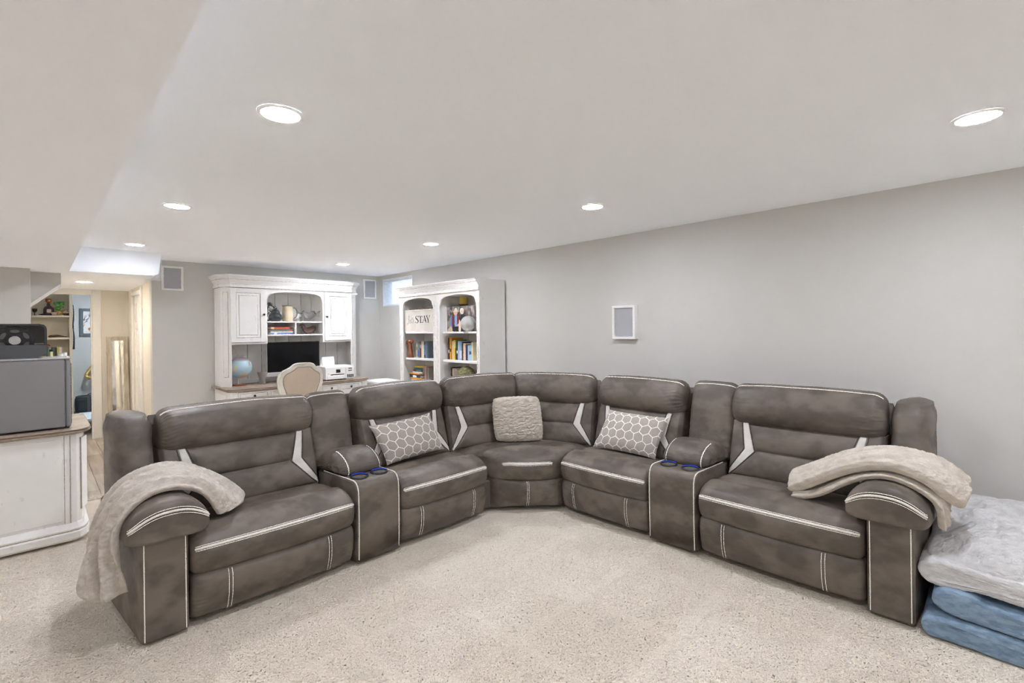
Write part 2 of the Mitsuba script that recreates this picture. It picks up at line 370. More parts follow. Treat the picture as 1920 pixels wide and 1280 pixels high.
class Cushion:
    """A closed profile (d, z) swept along s from 0 to W, its ends rounded with radius r; bow pushes the front out in the middle."""
    def __init__(self, prof, W, r=.05, bow=0.0, n=96, nu=44, s0=0.0, wr=.004, crown=0.0, seed=1, bowref=None):
        self.p = spline(prof, n, True); self.W, self.r, self.bow, self.s0, self.wr, self.crown, self.seed = W, r, bow, s0, wr, crown, seed
        d = np.roll(self.p, -1, 0) - np.roll(self.p, 1, 0); d /= np.linalg.norm(d, axis=1, keepdims=True)
        area = np.sum(self.p[:, 0] * np.roll(self.p[:, 1], -1) - np.roll(self.p[:, 0], -1) * self.p[:, 1])
        self.nrm = np.stack([d[:, 1], -d[:, 0]], 1) * (1 if area > 0 else -1)
        self.n = n; self.dmid = (self.p[:, 0].min() + self.p[:, 0].max()) / 2; self.z0, self.z1 = self.p[:, 1].min(), self.p[:, 1].max()
        k = 9; e = r * (1 - np.cos(np.linspace(0, np.pi / 2, k)))
        self.ss = np.concatenate([e, np.linspace(r, W - r, nu)[1:-1], W - e[::-1]])
    def at(self, s, idx, off=0.0):
        """s: (a,), idx: profile positions (b,) as floats -> local points (a, b, 3)."""
        s, idx = np.asarray(s, float), np.asarray(idx, float)
        i0 = np.floor(idx).astype(int) % self.n; i1 = (i0 + 1) % self.n; t = (idx - np.floor(idx))[:, None]
        p = self.p[i0] * (1 - t) + self.p[i1] * t; nn = self.nrm[i0] * (1 - t) + self.nrm[i1] * t
        e = np.minimum(s, self.W - s); e = np.clip(e, 0, self.r)
        inset = self.r - np.sqrt(np.maximum(self.r ** 2 - (self.r - e) ** 2, 0))
        u = s / self.W
        q = p[None] + nn[None] * (off - inset[:, None, None])
        bump = 1 - np.abs(2 * u - 1) ** 2.2
        fr = np.clip((self.dmid - q[..., 0]) / (self.dmid - self.p[:, 0].min()), 0, 1)
        q[..., 0] -= self.bow * bump[:, None] * fr
        q[..., 1] += self.crown * bump[:, None] * np.clip((q[..., 1] - self.z0) / (self.z1 - self.z0), 0, 1)
        x = np.broadcast_to(s[:, None], q.shape[:2])
        P = np.stack([x + self.s0, q[..., 0], q[..., 1]], -1)
        if self.wr:
            f = meshkit.fbm(P * [4, 4, 4] + self.seed * 3.7, 3, self.seed) - .5
            near = np.exp(-np.minimum(s, self.W - s) / .06)[:, None]
            w = np.abs(np.sin(idx * 2 * np.pi / self.n * 17 + 5 * f * 3)) - .5
            dsp = self.wr * (1.6 * f + 1.5 * near * w)
            P[..., 1] += dsp * nn[None, :, 0]; P[..., 2] += dsp * nn[None, :, 1]
        return P
    def mesh(self, fr):
        m = loft(fr(self.at(self.ss, np.arange(self.n)))); m.fix_normals(); return m
    def find(self, d, z):
        return float(np.argmin((self.p[:, 0] - d) ** 2 + (self.p[:, 1] - z) ** 2))
    def step(self, i):  # metres per index at i
        return float(np.linalg.norm(self.p[int(i + 1) % self.n] - self.p[int(i) % self.n]))
    def band(self, fr, i, w, s0, s1, h=.003, n=60):
        """A raised strip that runs along s at profile index i, w metres wide."""
        k = w / 2 / self.step(i)
        P = self.at(np.linspace(s0, s1, n), i + np.linspace(-k, k, 5))
        Q = self.at(np.linspace(s0, s1, n), i + np.linspace(-k, k, 5), h)
        R = P.copy(); R[:, 1:-1] = Q[:, 1:-1]; R[:, [0, -1]] = (P[:, [0, -1]] * .6 + Q[:, [0, -1]] * .4)
        return sheet(fr(R))
    def vband(self, fr, s, w, i0, i1, h=.0045, n=60):
        ss = s + np.linspace(-w / 2, w / 2, 4)
        return sheet(fr(self.at(ss, np.linspace(i0, i1, n), h)))

def seat_parts(key, fr, W, g=.006, bow=.035, D=.52, stripe_z=.392, seed=1, foot=True):
    prof = [(.012, .262), (-.012, .30), (-.022, .345), (-.014, .392), (.016, .432), (.07, .458), (.15, .468), (.205, .452), (.27, .459), (.42, .445), (D, .43), (D, .30), (.30, .262), (.12, .25)]
    c = Cushion(prof, W - 2 * g, .045, bow, s0=g, wr=.006, crown=.012, seed=seed)
    add('seat_cushion', c.mesh(fr), 'm_leather', 60, key)
    i = c.find(-.014, stripe_z)
    add('piping', c.band(fr, i, .011, .012, c.W - .012, .005), 'm_piping', True, key, 'cream leather piping')
    dk = .0105 / c.step(i)
    for sgn in (-1, 1):
        add('stitching', c.band(fr, i + sgn * dk, .0035, .014, c.W - .014, .0015), 'm_stitch', True, key)
    # crease across the seat where the cushion meets the inner seat
    if foot:
        pf = [(.035, .045), (.018, .07), (.004, .12), (-.002, .18), (.002, .235), (.02, .262), (.06, .268), (.20, .262), (.20, .045)]
        f = Cushion(pf, W - 2 * g, .035, bow * .8, s0=g, wr=.004, seed=seed + 5)
        add('footrest_panel', f.mesh(fr), 'm_leather', 60, key)
        i0, i1 = f.find(.03, .05), f.find(.005, .25)
        for s in ((.19, .80) if foot is True else foot):
            for o in (-.008, .008):
                add('stitching', f.vband(fr, s * f.W + o, .0035, i0, i1), 'm_stitch', True, key)
    return c

def back_parts(key, fr, W, zt=1.03, g=.006, d0=.415, chev=(1, 1), seed=1, left=.0, right=0.0):
    """Back of one seat: a rolled lower back with chevron insets, a headrest roll above."""
    zb, zm = .415, .80
    zmid = .615
    def xin(z): return np.interp(z, [zb, .455, zmid, .785, zm], [.022, .032, .172, .120, .115])
    def xout(z): return np.interp(z, [zb, .46, zmid + .008, .785, zm], [.010, .014, .116, .088, .085])
    def dep(s, z):
        base = d0 + .26 * (z - .45)
        a = np.sqrt(np.clip(1 - ((z - .535) / .085) ** 2, 0, 1)); b = np.sqrt(np.clip(1 - ((z - .70) / .087) ** 2, 0, 1))
        roll = .042 * np.maximum(a, b) ** .8
        eL = s if chev[0] else s * 0 + 9; eR = W - s if chev[1] else s * 0 + 9
        e = np.minimum(eL, eR)
        wc = sstep(-.004, .03, e - xin(z))
        side = .030 * np.sqrt(np.clip(1 - ((z - .61) / .25) ** 2, 0, 1)) * sstep(-.002, .03, s - g + .004) * sstep(-.002, .03, W - g + .004 - s)
        inset = .012
        mid = (e > xout(z)) & (e < xin(z))
        edge = np.exp(-np.minimum(s - g, W - g - s).clip(0) / .012) * .02
        wr = .004 * (meshkit.fbm(np.stack([s * 7, z * 7, s * 0 + seed], -1), 3, seed) - .5)
        return base - wc * roll - (1 - wc) * side + edge + wr
    s = np.unique(np.concatenate([np.linspace(g, W - g, 70), g + np.linspace(0, .02, 6), W - g - np.linspace(0, .02, 6)]))
    z = np.linspace(zb, zm, 64)
    S, Z = np.meshgrid(s, z, indexing='ij')
    Dp = dep(S, Z)
    F = np.stack([S, Dp, Z], -1); B = F.copy(); B[..., 1] = d0 + .26 * (Z - .45) + .12
    add('back_cushion', slab(fr(F), fr(B)), 'm_leather', 50, key)
    for k, on in enumerate(chev):
        if not on: continue
        zz = np.linspace(.452, .788, 40); tt = np.linspace(0, 1, 6)
        e = xout(zz)[:, None] * (1 - tt) + xin(zz)[:, None] * tt
        taper = np.minimum(1, np.abs(zz - .448) / .04)[:, None]
        e = e.mean(1, keepdims=True) + (e - e.mean(1, keepdims=True)) * np.minimum(1, .35 + .65 * taper)
        s_ = e if k == 0 else W - e
        Zg = np.broadcast_to(zz[:, None], s_.shape)
        P = np.stack([s_, dep(s_, Zg) - .004, Zg], -1)
        Q = P.copy(); Q[..., 1] += .012
        add('chevron_inset', slab(fr(P), fr(Q)), 'm_inset', 40, key, 'pale leather chevron inset')
        for c_ in (0, -1):
            ln = fr(P[:, c_] + [0, -.001, 0]); off = .008 * (1 if (c_ == -1) == (k == 0) else -1)
            ln2 = np.stack([s_[:, c_] + off, dep(s_[:, c_] + off, zz) - .0015, zz], -1)
            add('stitching', tube(fr(ln2), .0017, 5), 'm_dark', True, key)
    # headrest
    zc = zm
    ph = [(.555, zc - .035), (.515, zc - .028), (.475, zc + .005), (.455, zc + .06), (.455, zc + .11), (.475, zc + .165), (.515, zt - .02), (.565, zt), (.615, zt - .01), (.65, zt - .05), (.66, .88), (.64, zc - .03)]
    c = Cushion(ph, W - 2 * g, .065, .012, s0=g, wr=.006, crown=.014, seed=seed + 9)
    add('headrest', c.mesh(fr), 'm_leather', 60, key)
    i = c.find(.53, zt - .012)
    add('piping', c.band(fr, i, .008, .014, c.W - .014, .004, 90), 'm_piping', True, key, 'cream leather piping')
    # outside back
    Wb = W - 2 * g
    bp = [(.60, .06), (.60, .5), (.63, .80), (.70, .97), (.76, .93), (.80, .5), (.80, .06)]
    m = loft(np.stack([fr(np.stack([np.full(len(bp), q), np.array(bp)[:, 0], np.array(bp)[:, 1]], -1)) for q in (g, W - g)]))
    add('back_panel', m, 'm_leather', 30, key)
    add('seat_base', fr.mesh(box(g, W - g, .09, .78, .03, .25, .01)) if not isinstance(fr, WedgeFrame) else None, 'm_leather', False, key) if not isinstance(fr, WedgeFrame) else None

def recliner(fr, W, seed, zt=1.03, name='recliner'):
    key = numbered(SOFA + '__' + name); tag(key)
    seat_parts(key, fr, W, seed=seed)
    back_parts(key, fr, W, zt, seed=seed)
    return key

def console(fr, W, seed, zt=1.01, skew=0.0):
    key = numbered(SOFA + '__console'); tag(key)
    g = .006
    top = .515
    pr = [(0.0, .03), (0.0, top - .06), (.008, top - .03), (.025, top - .01), (.055, top), (.44, top), (.44, .03)]
    pr = [(.0, .03), (-.002, .2), (.0, top - .07), (.006, top - .04), (.018, top - .018), (.04, top - .004), (.07, top), (.25, top), (.46, top), (.46, .03)]
    P = np.array(pr)
    ss = [g, g + .004, g + .010, W - g - .010, W - g - .004, W - g]; ins = [.010, .004, 0, 0, .004, .010]
    ctr = np.array([.23, .27])
    rings = [np.stack([np.full(len(P), s), P[:, 0] + np.sign(ctr[0] - P[:, 0]) * i, P[:, 1] + np.sign(ctr[1] - P[:, 1]) * i], -1) for s, i in zip(ss, ins)]
    add('console_body', loft(fr(np.stack(rings))), 'm_leather', 40, key)
    path = np.array([(.003, .04), (-.002, .2), (.0, top - .07), (.006, top - .04), (.018, top - .018), (.04, top - .004), (.07, top), (.25, top), (.40, top)])
    path = np.vstack([path[:2], spline(path[1:], 40)[1:]])
    for s in (g + .009, W - g - .009):
        add('piping', tube(fr(np.stack([np.full(len(path), s), path[:, 0] - .001, path[:, 1] + .001], -1)), .0038, 6), 'm_piping', True, key, 'cream leather piping')
    # padded lid
    pl = [(.175, .515), (.16, .54), (.17, .575), (.21, .615), (.28, .645), (.36, .65), (.44, .63), (.50, .58), (.50, .515), (.34, .51)]
    c = Cushion(pl, W - 2 * g + .02, .07, .01, s0=g - .01, wr=.005, crown=.008, seed=seed)
    add('armrest_lid', c.mesh(fr), 'm_leather', 60, key)
    for s in (.05, c.W - .05):
        i0, i1 = c.find(.175, .515), c.find(.30, .648)
        if i1 < i0 and i0 - i1 > c.n / 2: i1 += c.n
        add('piping', c.vband(fr, s, .006, i0, i1, .003), 'm_piping', True, key, 'cream leather piping')
    for s in (W * .28, W * .73):
        cc = fr(np.array([s, .105, top])); th = np.linspace(0, 2 * np.pi, 40, endpoint=False)
        k = numbered(key + '__cup_holder')
        scene[k] = mikit.ply(cat(lathe([(.046, .004), (.049, .009), (.054, .009), (.057, .004), (.057, .0)], cc, 36), lathe([(.046, .006), (.045, -.06), (.001, -.06)], cc, 36)), 'm_blackgloss', smooth=40)
        tag(k, 'black ringed cup holder with a blue light')
        LED.append((key, cc))
    # padded back above the lid
    pb = [(.47, .52), (.455, .62), (.475, .75), (.50, .88), (.535, .97), (.575, zt), (.63, zt - .02), (.66, .92), (.62, .6), (.60, .52)]
    cb = Cushion(pb, W - 2 * g - .0, .05, .016, s0=g + skew, wr=.006, crown=.012, seed=seed + 3)
    add('console_back', cb.mesh(fr), 'm_leather', 60, key)
    i = cb.find(.55, zt - .015)
    add('piping', cb.band(fr, i, .007, .012, cb.W - .012, .004, 80), 'm_piping', True, key, 'cream leather piping')
    bp = [(.60, .06), (.60, .5), (.63, .80), (.70, .95), (.76, .92), (.80, .5), (.80, .06)]
    add('back_panel', loft(np.stack([fr(np.stack([np.full(len(bp), q), np.array(bp)[:, 0], np.array(bp)[:, 1]], -1)) for q in (g, W - g)])), 'm_leather', 30, key)
    return key
LED = []

def arm(fr, W, mirror, seed):
    """mirror -1: the seat lies on the high-s side; +1: on the low-s side."""
    key = numbered(SOFA + '__arm'); tag(key)
    g = .003
    zt = .535
    bx = fr.mesh(box(g, W - g, 0.0, .80, .015, zt, .012))
    add('arm_box', bx, 'm_leather', 30, key)
    for s in (g + .013, W - g - .013):
        add('stitching', fr.mesh(cat(box(s - .002, s + .002, -.002, .004, .03, zt - .02))), 'm_stitch', False, key)
    # rolled pad: cross-section across s, swept in depth
    o = .055; a0, a1 = -o + (.0 if mirror > 0 else 0), W + o
    if mirror < 0: a1 += .03
    else: a0 -= .03
    mid, hw = (a0 + a1) / 2, (a1 - a0) / 2
    th = np.linspace(0, 2 * np.pi, 60, endpoint=False)
    cx = np.sign(np.cos(th)) * np.abs(np.cos(th)) ** .85
    sz = np.where(np.sin(th) > 0, .132 * np.abs(np.sin(th)) ** .9, -.058 * np.abs(np.sin(th)) ** .8)
    def ring(d, k, drop=0.0):
        return np.stack([mid + hw * cx * k, np.full(60, d), .535 + sz * (k if k < 1 else 1) - drop * np.abs(cx) ** 2], -1)
    ds = [-.045, -.042, -.034, -.020, .0, .03] + list(np.linspace(.06, .42, 10)) + [.46, .49, .505, .51]
    ks = [.62, .78, .89, .96, .99, 1.0] + [1.0] * 10 + [.99, .95, .85, .7]
    R = np.stack([ring(d, k, .02) for d, k in zip(ds, ks)])
    f = meshkit.fbm(R * 6 + seed, 3, seed) - .5
    R[..., 2] += .008 * f
    add('arm_pad', loft(fr(R)), 'm_leather', 60, key)
    # thick stripe round the front of the pad
    cs = np.linspace(-.94, .94, 60)
    def gauge(c, zp):
        lo, hi = np.full(60, .3), np.full(60, 1.5)
        for _ in range(40):
            k = (lo + hi) / 2; v = (np.abs(c) / k) ** (2 / .85) + (np.maximum(zp, 0) / (.132 * k)) ** (2 / .9)
            lo, hi = np.where(v > 1, k, lo), np.where(v > 1, hi, k)
        return (lo + hi) / 2
    def line(dz):
        zp = .006 + .074 * (1 - np.abs(cs) ** 2.4) + dz * (1 - .5 * np.abs(cs) ** 4)
        k = np.clip(gauge(cs, zp + .02 * cs ** 2), .6, .975)
        return np.stack([mid + hw * cs, np.interp(k, ks[:6], ds[:6]) - .003, .535 + zp], -1)
    for dz, r, m_, nm in ((0, .0058, 'm_piping', 'piping'), (.014, .0020, 'm_stitch', 'stitching'), (-.014, .0020, 'm_stitch', 'stitching')):
        add(nm, tube(fr(line(dz)), r, 6), m_, True, key, 'cream leather piping' if nm == 'piping' else None)
    # upright wing between arm and back
    zz = np.array([.50, .6, .75, .88, .95, .985, 1.0, 1.005]); f_ = np.array([.40, .42, .45, .48, .505, .54, .60, .66]); k = np.array([1, 1, 1, .99, .95, .84, .55, .1])
    m2 = W / 2
    rings = []
    for z, df, kk in zip(zz, f_, k):
        tt = np.linspace(0, 2 * np.pi, 44, endpoint=False)
        sx = np.sign(np.cos(tt)) * np.abs(np.cos(tt)) ** .55; sy = np.sign(np.sin(tt)) * np.abs(np.sin(tt)) ** .7
        hd = (.82 - df) / 2
        rings.append(np.stack([m2 + (W / 2 - .004) * kk * sx, df + hd + hd * sy, np.full(44, z)], -1))
    R = np.stack(rings); R = np.stack([CubicSpline(zz, R[:, j], axis=0)(np.concatenate([np.linspace(.50, .985, 24), [.992, 1.0, 1.003, 1.005]])) for j in range(44)], 1)
    R[..., 1] += .01 * (meshkit.fbm(R * 7, 3, seed) - .5)
    add('wing', loft(fr(R)), 'm_leather', 60, key)
    return key

FY, FX = 2.736, 2.91
SL, SR = -.10, .06      # the two arms of the sofa open slightly outwards
ZL, ZR = 1.015, 1.04
def left(x, sh=SL): return Frame(x, FY, 0, sh)
def right(y, sh=SR): return Frame(FX, y, -90, sh)
LARM = left(.322); arm(LARM, .192, -1, 1)
recliner(left(.516), .852, 1, ZL)
console(left(1.370), .308, 2, ZL - .005, -.03)
recliner(left(1.680), .765, 3, ZL + .01)
recliner(right(2.405), .760, 4, ZR - .01)
console(right(1.643), .335, 5, ZR - .01, .03)
recliner(right(1.305), .855, 6, ZR)
RARM = right(.448); arm(RARM, .190, 1, 7)

# corner wedge
WA, WB = (2.55, 2.72), (2.87, 2.415)
WL, WM, WR = np.array((2.400, 3.15)), np.array((3.09, 3.05)), np.array((3.335, 2.385))
wk_ = numbered(SOFA + '__corner_wedge'); tag(wk_)
tq = np.linspace(0, 1, 33)[:, None]
ctl = 2 * WM - .5 * (WL + WR)
bez = (1 - tq) ** 2 * WL + 2 * tq * (1 - tq) * ctl + tq ** 2 * WR
WF = WedgeFrame(WA, WB, bez, .46, .415)
wc = seat_parts(wk_, WF, .46, bow=.02, D=.47, stripe_z=.392, seed=11, foot=(.5,))
def wedge_back(P0, P1, seed, chev, fix):
    d = P1 - P0; W = np.linalg.norm(d); ang = math.degrees(math.atan2(d[1], d[0]))
    a = math.radians(ang); n = np.array([-math.sin(a), math.cos(a)])
    o = P0 - n * .415
    back_parts(wk_, FlareFrame(o[0], o[1], ang, fix * W, .60 / W, .38), W, 1.03, seed=seed, chev=chev, g=.004)
wedge_back(WL, WM + np.array((.0, .0)), 12, (1, 0), 0)
wedge_back(WM, WR, 13, (0, 1), 1)
# fill behind the seat and the wedge's outside back
add('seat_base', prism([(2.60, 2.80), (2.94, 2.47), tuple(WR), tuple(WM), tuple(WL)], .03, .26, 'xy'), 'm_leather', False, wk_)
cor = [tuple(WL + [-.04, .18]), tuple(WM + [.02, .12]), tuple(WR + [.18, .03]), tuple(WR + [.36, .04]), tuple(WM + [.20, .36]), tuple(WL + [-.04, .36])]
add('corner_back', prism(cor, .04, .93, 'xy'), 'm_leather', False, wk_)
# blue lights of the cup holders
scene['m_led'] = {'type': 'diffuse', 'reflectance': rgb(.02, .02, .03)}
for key, cc in LED:
    k = numbered(key + '__cup_light')
    th = np.linspace(math.radians(20), math.radians(160), 16)
    toc = np.array([cc[0], cc[1]]) / np.hypot(cc[0], cc[1]); a0 = math.atan2(toc[1], toc[0]) - math.pi / 2
    pts = np.stack([cc[0] + .0485 * np.cos(th + a0), cc[1] + .0485 * np.sin(th + a0), np.full(16, cc[2] + .0095)], -1)
    scene[k] = mikit.ply(tube(pts, .0032, 6), 'm_led', smooth=True, emitter={'type': 'area', 'radiance': rgb(.002, .006, .055)})
    tag(k, 'blue glowing rim of the cup holder')
# ------------------------------------------------------------------ desk, hutch, bookcases
def offset_poly(poly, out):
    p = np.asarray(poly, float); n = len(p); R = []
    for i in range(n):
        a, b, c = p[i - 1], p[i], p[(i + 1) % n]
        d1, d2 = (b - a) / np.linalg.norm(b - a), (c - b) / np.linalg.norm(c - b)
        n1, n2 = np.array([d1[1], -d1[0]]), np.array([d2[1], -d2[0]])
        m = n1 + n2; m /= np.linalg.norm(m)
        R.append(b + m * out / max(.3, m @ n1))
    return np.array(R)
def mould(poly, prof):
    """Counter-clockwise plan, profile of (out, z) from bottom to top: a mitred moulding, solid."""
    return loft(np.stack([np.concatenate([offset_poly(poly, o), np.full((len(poly), 1), z)], 1) for o, z in prof]))
def knob(name, c, d, r, parent, m='m_knob'):
    c, d = np.asarray(c, float), np.asarray(d, float)
    a = [(.0, .35), (.35, .3), (.55, .45), (.8, .95), (1.1, 1.0), (1.4, .75), (1.5, .2)]
    return add(name, tube([c + d * r * 1.2 * t for t, _ in a], [r * k for _, k in a], 14), m, True, parent)
def raised(x0, x1, z0, z1, y, t, parent, name, m='m_antique', fr=.055, knobs=(), ax='y', sgn=-1):
    """A framed door or drawer front with a raised centre panel, glazed grooves and its hardware. Its face looks along sgn * ax."""
    def bb(a0, a1, b0, b1, d0, d1, b=.002):
        return box(a0, a1, y + sgn * d0, y + sgn * d1, b0, b1, b) if ax == 'y' else box(y + sgn * d0, y + sgn * d1, a0, a1, b0, b1, b)
    k = add(name, cat(bb(x0, x0 + fr, z0, z1, 0, t), bb(x1 - fr, x1, z0, z1, 0, t), bb(x0 + fr, x1 - fr, z1 - fr, z1, 0, t), bb(x0 + fr, x1 - fr, z0, z0 + fr, 0, t)), m, False, parent)
    add('groove', bb(x0 + fr, x1 - fr, z0 + fr, z1 - fr, 0, t * .35), 'm_glaze', False, k)
    g = .004
    add('panel', cat(bb(x0 + fr + g, x1 - fr - g, z0 + fr + g, z1 - fr - g, 0, t * .62, .003), bb(x0 + fr + .034, x1 - fr - .034, z0 + fr + .034, z1 - fr - .034, 0, t * .95, .006)) if z1 - z0 > .2 else bb(x0 + fr + g, x1 - fr - g, z0 + fr + g, z1 - fr - g, 0, t * .8, .005), m, False, k)
    if z1 - z0 > .2:
        i0 = fr + .030; w = .003
        add('groove', cat(bb(x0 + i0, x1 - i0, z0 + i0, z0 + i0 + w, t * .62, t * .66, 0), bb(x0 + i0, x1 - i0, z1 - i0 - w, z1 - i0, t * .62, t * .66, 0), bb(x0 + i0, x0 + i0 + w, z0 + i0, z1 - i0, t * .62, t * .66, 0), bb(x1 - i0 - w, x1 - i0, z0 + i0, z1 - i0, t * .62, t * .66, 0)), 'm_glaze', False, k)
    for (a, b) in knobs:
        knob('knob', (a, y + sgn * t, b) if ax == 'y' else (y + sgn * t, a, b), (0, sgn, 0) if ax == 'y' else (sgn, 0, 0), .014, k)
    return k

ZD = .785
desk = thing('writing_desk', 'long antique white desk with a brown wood top and small drawers under the hutch', 'desk')
def build_desk():
    x0, x1, yf, yb = 1.562, 3.27, 6.15, 6.795
    plan = [(x0, yb), (x0, yf + .05), (x0 + .05, yf), (x1 - .05, yf), (x1, yf + .05), (x1, yb)]
    add('top', mould(plan, [(.012, ZD - .034), (.03, ZD - .028), (.036, ZD - .018), (.026, ZD - .012), (.032, ZD - .005), (.028, ZD)]), 'm_woodtop', 20, desk)
    add('body', cat(box(x0, x1, yf + .02, yb, ZD - .175, ZD - .034), box(x0, x0 + .41, yf + .02, yb, .10, ZD - .17), box(x1 - .41, x1, yf + .02, yb, .10, ZD - .17)), 'm_antique', False, desk)
    add('plinth', cat(mould([(x0, yb), (x0, yf + .04), (x0 + .41, yf + .04), (x0 + .41, yb)], [(.0, 0), (.0, .06), (-.01, .1)]), mould([(x1 - .41, yb), (x1 - .41, yf + .04), (x1, yf + .04), (x1, yb)], [(.0, 0), (.0, .06), (-.01, .1)])), 'm_antique', 20, desk)
    add('corner_post', cat(*[prism([(a, yf + .055), (a + s * .055, yf), (a + s * .085, yf), (a + s * .085, yf + .03), (a, yf + .09)], .08, ZD - .034, 'xy') for a, s in ((x0 - .004, 1), (x1 + .004, -1))]), 'm_antique', False, desk)
    zt, zb = ZD - .043, ZD - .145
    xs = [(1.65, 1.99), (2.01, 2.235), (2.255, 2.62), (2.64, 2.865), (2.885, 3.165)]
    for i, (a, b) in enumerate(xs):
        raised(a, b, zb, zt, yf + .02, .018, desk, 'drawer', fr=.018, knobs=[((a + b) / 2, (zb + zt) / 2)])
    for a, b in ((x0 + .08, x0 + .37), (x1 - .40, x1 - .09)):
        raised(a, b, .13, .6, yf + .02, .018, desk, 'door', knobs=[(b - .03 if a < 2 else a + .03, .45)])
    for a_ in (x0 - .006, x1): add('side_panel', box(a_, a_ + .006, yf + .12, yb - .05, .16, ZD - .08, .002), 'm_antique', False, desk)
build_desk()

hutch = thing('hutch', 'tall antique white hutch with crown moulding and arched open centre on the desk', 'hutch')
def build_hutch():
    x0, x1, yf, yb = 1.57, 3.30, 6.42, 6.82
    zt = 1.985
    plan = [(x0, yb), (x0, yf + .12), (x0 + .075, yf), (x1 - .12, yf), (x1, yf + .12), (x1, yb)]
    add('crown', mould(plan, [(.0, zt), (.012, zt + .004), (.012, zt + .035), (.004, zt + .04), (.008, zt + .06), (.022, zt + .085), (.03, zt + .092), (.03, zt + .10), (.045, zt + .125), (.058, zt + .135), (.058, zt + .152)]), 'm_antique', 20, hutch)
    for z, o in ((zt + .001, .0135), (zt + .037, .0062), (zt + .0955, .0315)):
        add('groove', mould(plan, [(o, z), (o, z + .0025)]), 'm_glaze', False, hutch)
    for s in (0, 1):   # corner posts
        a = x0 if s == 0 else x1; q = 1 if s == 0 else -1; w_ = .075 if s == 0 else .125
        post = [(a, yf + .12), (a + q * w_, yf), (a + q * (w_ + .01), yf), (a + q * (w_ + .01), yf + .02), (a + q * .02, yf + .14), (a, yf + .14)]
        pk = add('corner_post', prism(post, ZD, zt, 'xy'), 'm_antique', False, hutch)
        d = np.array([q * w_, -.12]); L = np.linalg.norm(d); d /= L; n = np.array([-.12 * q, -w_]) / L
        o = np.array([a, yf + .12])
        def pl(u0, u1, z0, z1, t0, t1):
            c = [o + d * u0 + n * t0, o + d * u1 + n * t0, o + d * u1 + n * t1, o + d * u0 + n * t1]
            return prism([tuple(v) for v in c], z0, z1, 'xy')
        add('inset_panel', pl(.040, L - .035, ZD + .12, zt - .06, 0, .004), 'm_antique', False, pk)
        add('groove', cat(pl(.036, .040, ZD + .116, zt - .056, 0, .0015), pl(L - .035, L - .031, ZD + .116, zt - .056, 0, .0015), pl(.036, L - .031, ZD + .116, ZD + .12, 0, .0015), pl(.036, L - .031, zt - .06, zt - .056, 0, .0015)), 'm_glaze', False, pk)
    for a_ in (x0, x1 - .02): add('side', box(a_, a_ + .02, yf + .13, yb, ZD, zt), 'm_antique', False, hutch)
    # planks of the back
    x = x0 + .02; i = 0
    while x < x1 - .03:
        add('back_plank', box(x + .0025, min(x + .1695, x1 - .02), yb - .016, yb - .004, ZD, zt, .003), 'm_antique', False, hutch); x += .172
    add('back', box(x0 + .01, x1 - .01, yb - .004, yb, ZD, zt), 'm_glaze', False, hutch)
    add('roof', box(x0 + .01, x1 - .01, yf + .02, yb, zt - .02, zt), 'm_antique', False, hutch)
    # face frame: cupboards left and right, arched middle
    zd = 1.315
    add('cupboard', cat(box(x0 + .08, 2.055, yf + .004, yb - .016, zd - .02, zd, .002), box(2.035, 2.058, yf, yb - .016, zd - .02, zt, .002), box(x0 + .075, x0 + .095, yf, yf + .02, zd - .02, zt)), 'm_antique', False, hutch)
    add('cupboard', cat(box(2.765, x1 - .125, yf + .004, yb - .016, zd - .02, zd, .002), box(2.762, 2.785, yf, yb - .016, zd - .02, zt, .002), box(x1 - .145, x1 - .12, yf, yf + .02, zd - .02, zt)), 'm_antique', False, hutch)
    d1 = raised(1.648, 2.032, zd + .004, zt - .006, yf + .004, .02, hutch, 'door', knobs=[(2.012, 1.66)])
    d2 = raised(2.788, 3.158, zd + .004, zt - .006, yf + .004, .02, hutch, 'door', knobs=[(2.812, 1.64)])
    for k, xx in ((d1, 1.646), (d2, 3.160)):
        for z in (1.43, 1.88):
            add('hinge', cyl((xx, yf - .012, z - .03), (xx, yf - .012, z + .03), .006, 10), 'm_antique', True, k)
    a = np.linspace(0, np.pi, 40)
    arch = [(2.058, zt), (2.058, 1.865), (2.066, 1.865), (2.07, 1.885)] + [(2.41 - .335 * np.cos(t), 1.885 + .07 * np.sin(t) ** .7) for t in a] + [(2.75, 1.885), (2.754, 1.865), (2.762, 1.865), (2.762, zt)]
    add('arch_rail', prism(arch, yf + .002, yf + .022), 'm_antique', False, hutch)
    add('shelf', box(2.058, 2.762, yf + .006, yb - .016, 1.56, 1.578, .003), 'm_antique', False, hutch)
    add('shelf', box(2.058, 2.762, yf + .006, yb - .016, 1.39, 1.41, .003), 'm_antique', False, hutch)
    add('divider', box(2.40, 2.418, yf + .008, yb - .016, 1.41, 1.56, .002), 'm_antique', False, hutch)
    add('base_rail', box(x0 + .02, x1 - .02, yb - .03, yb - .016, ZD, ZD + .05, .003), 'm_antique', False, hutch)
build_hutch()

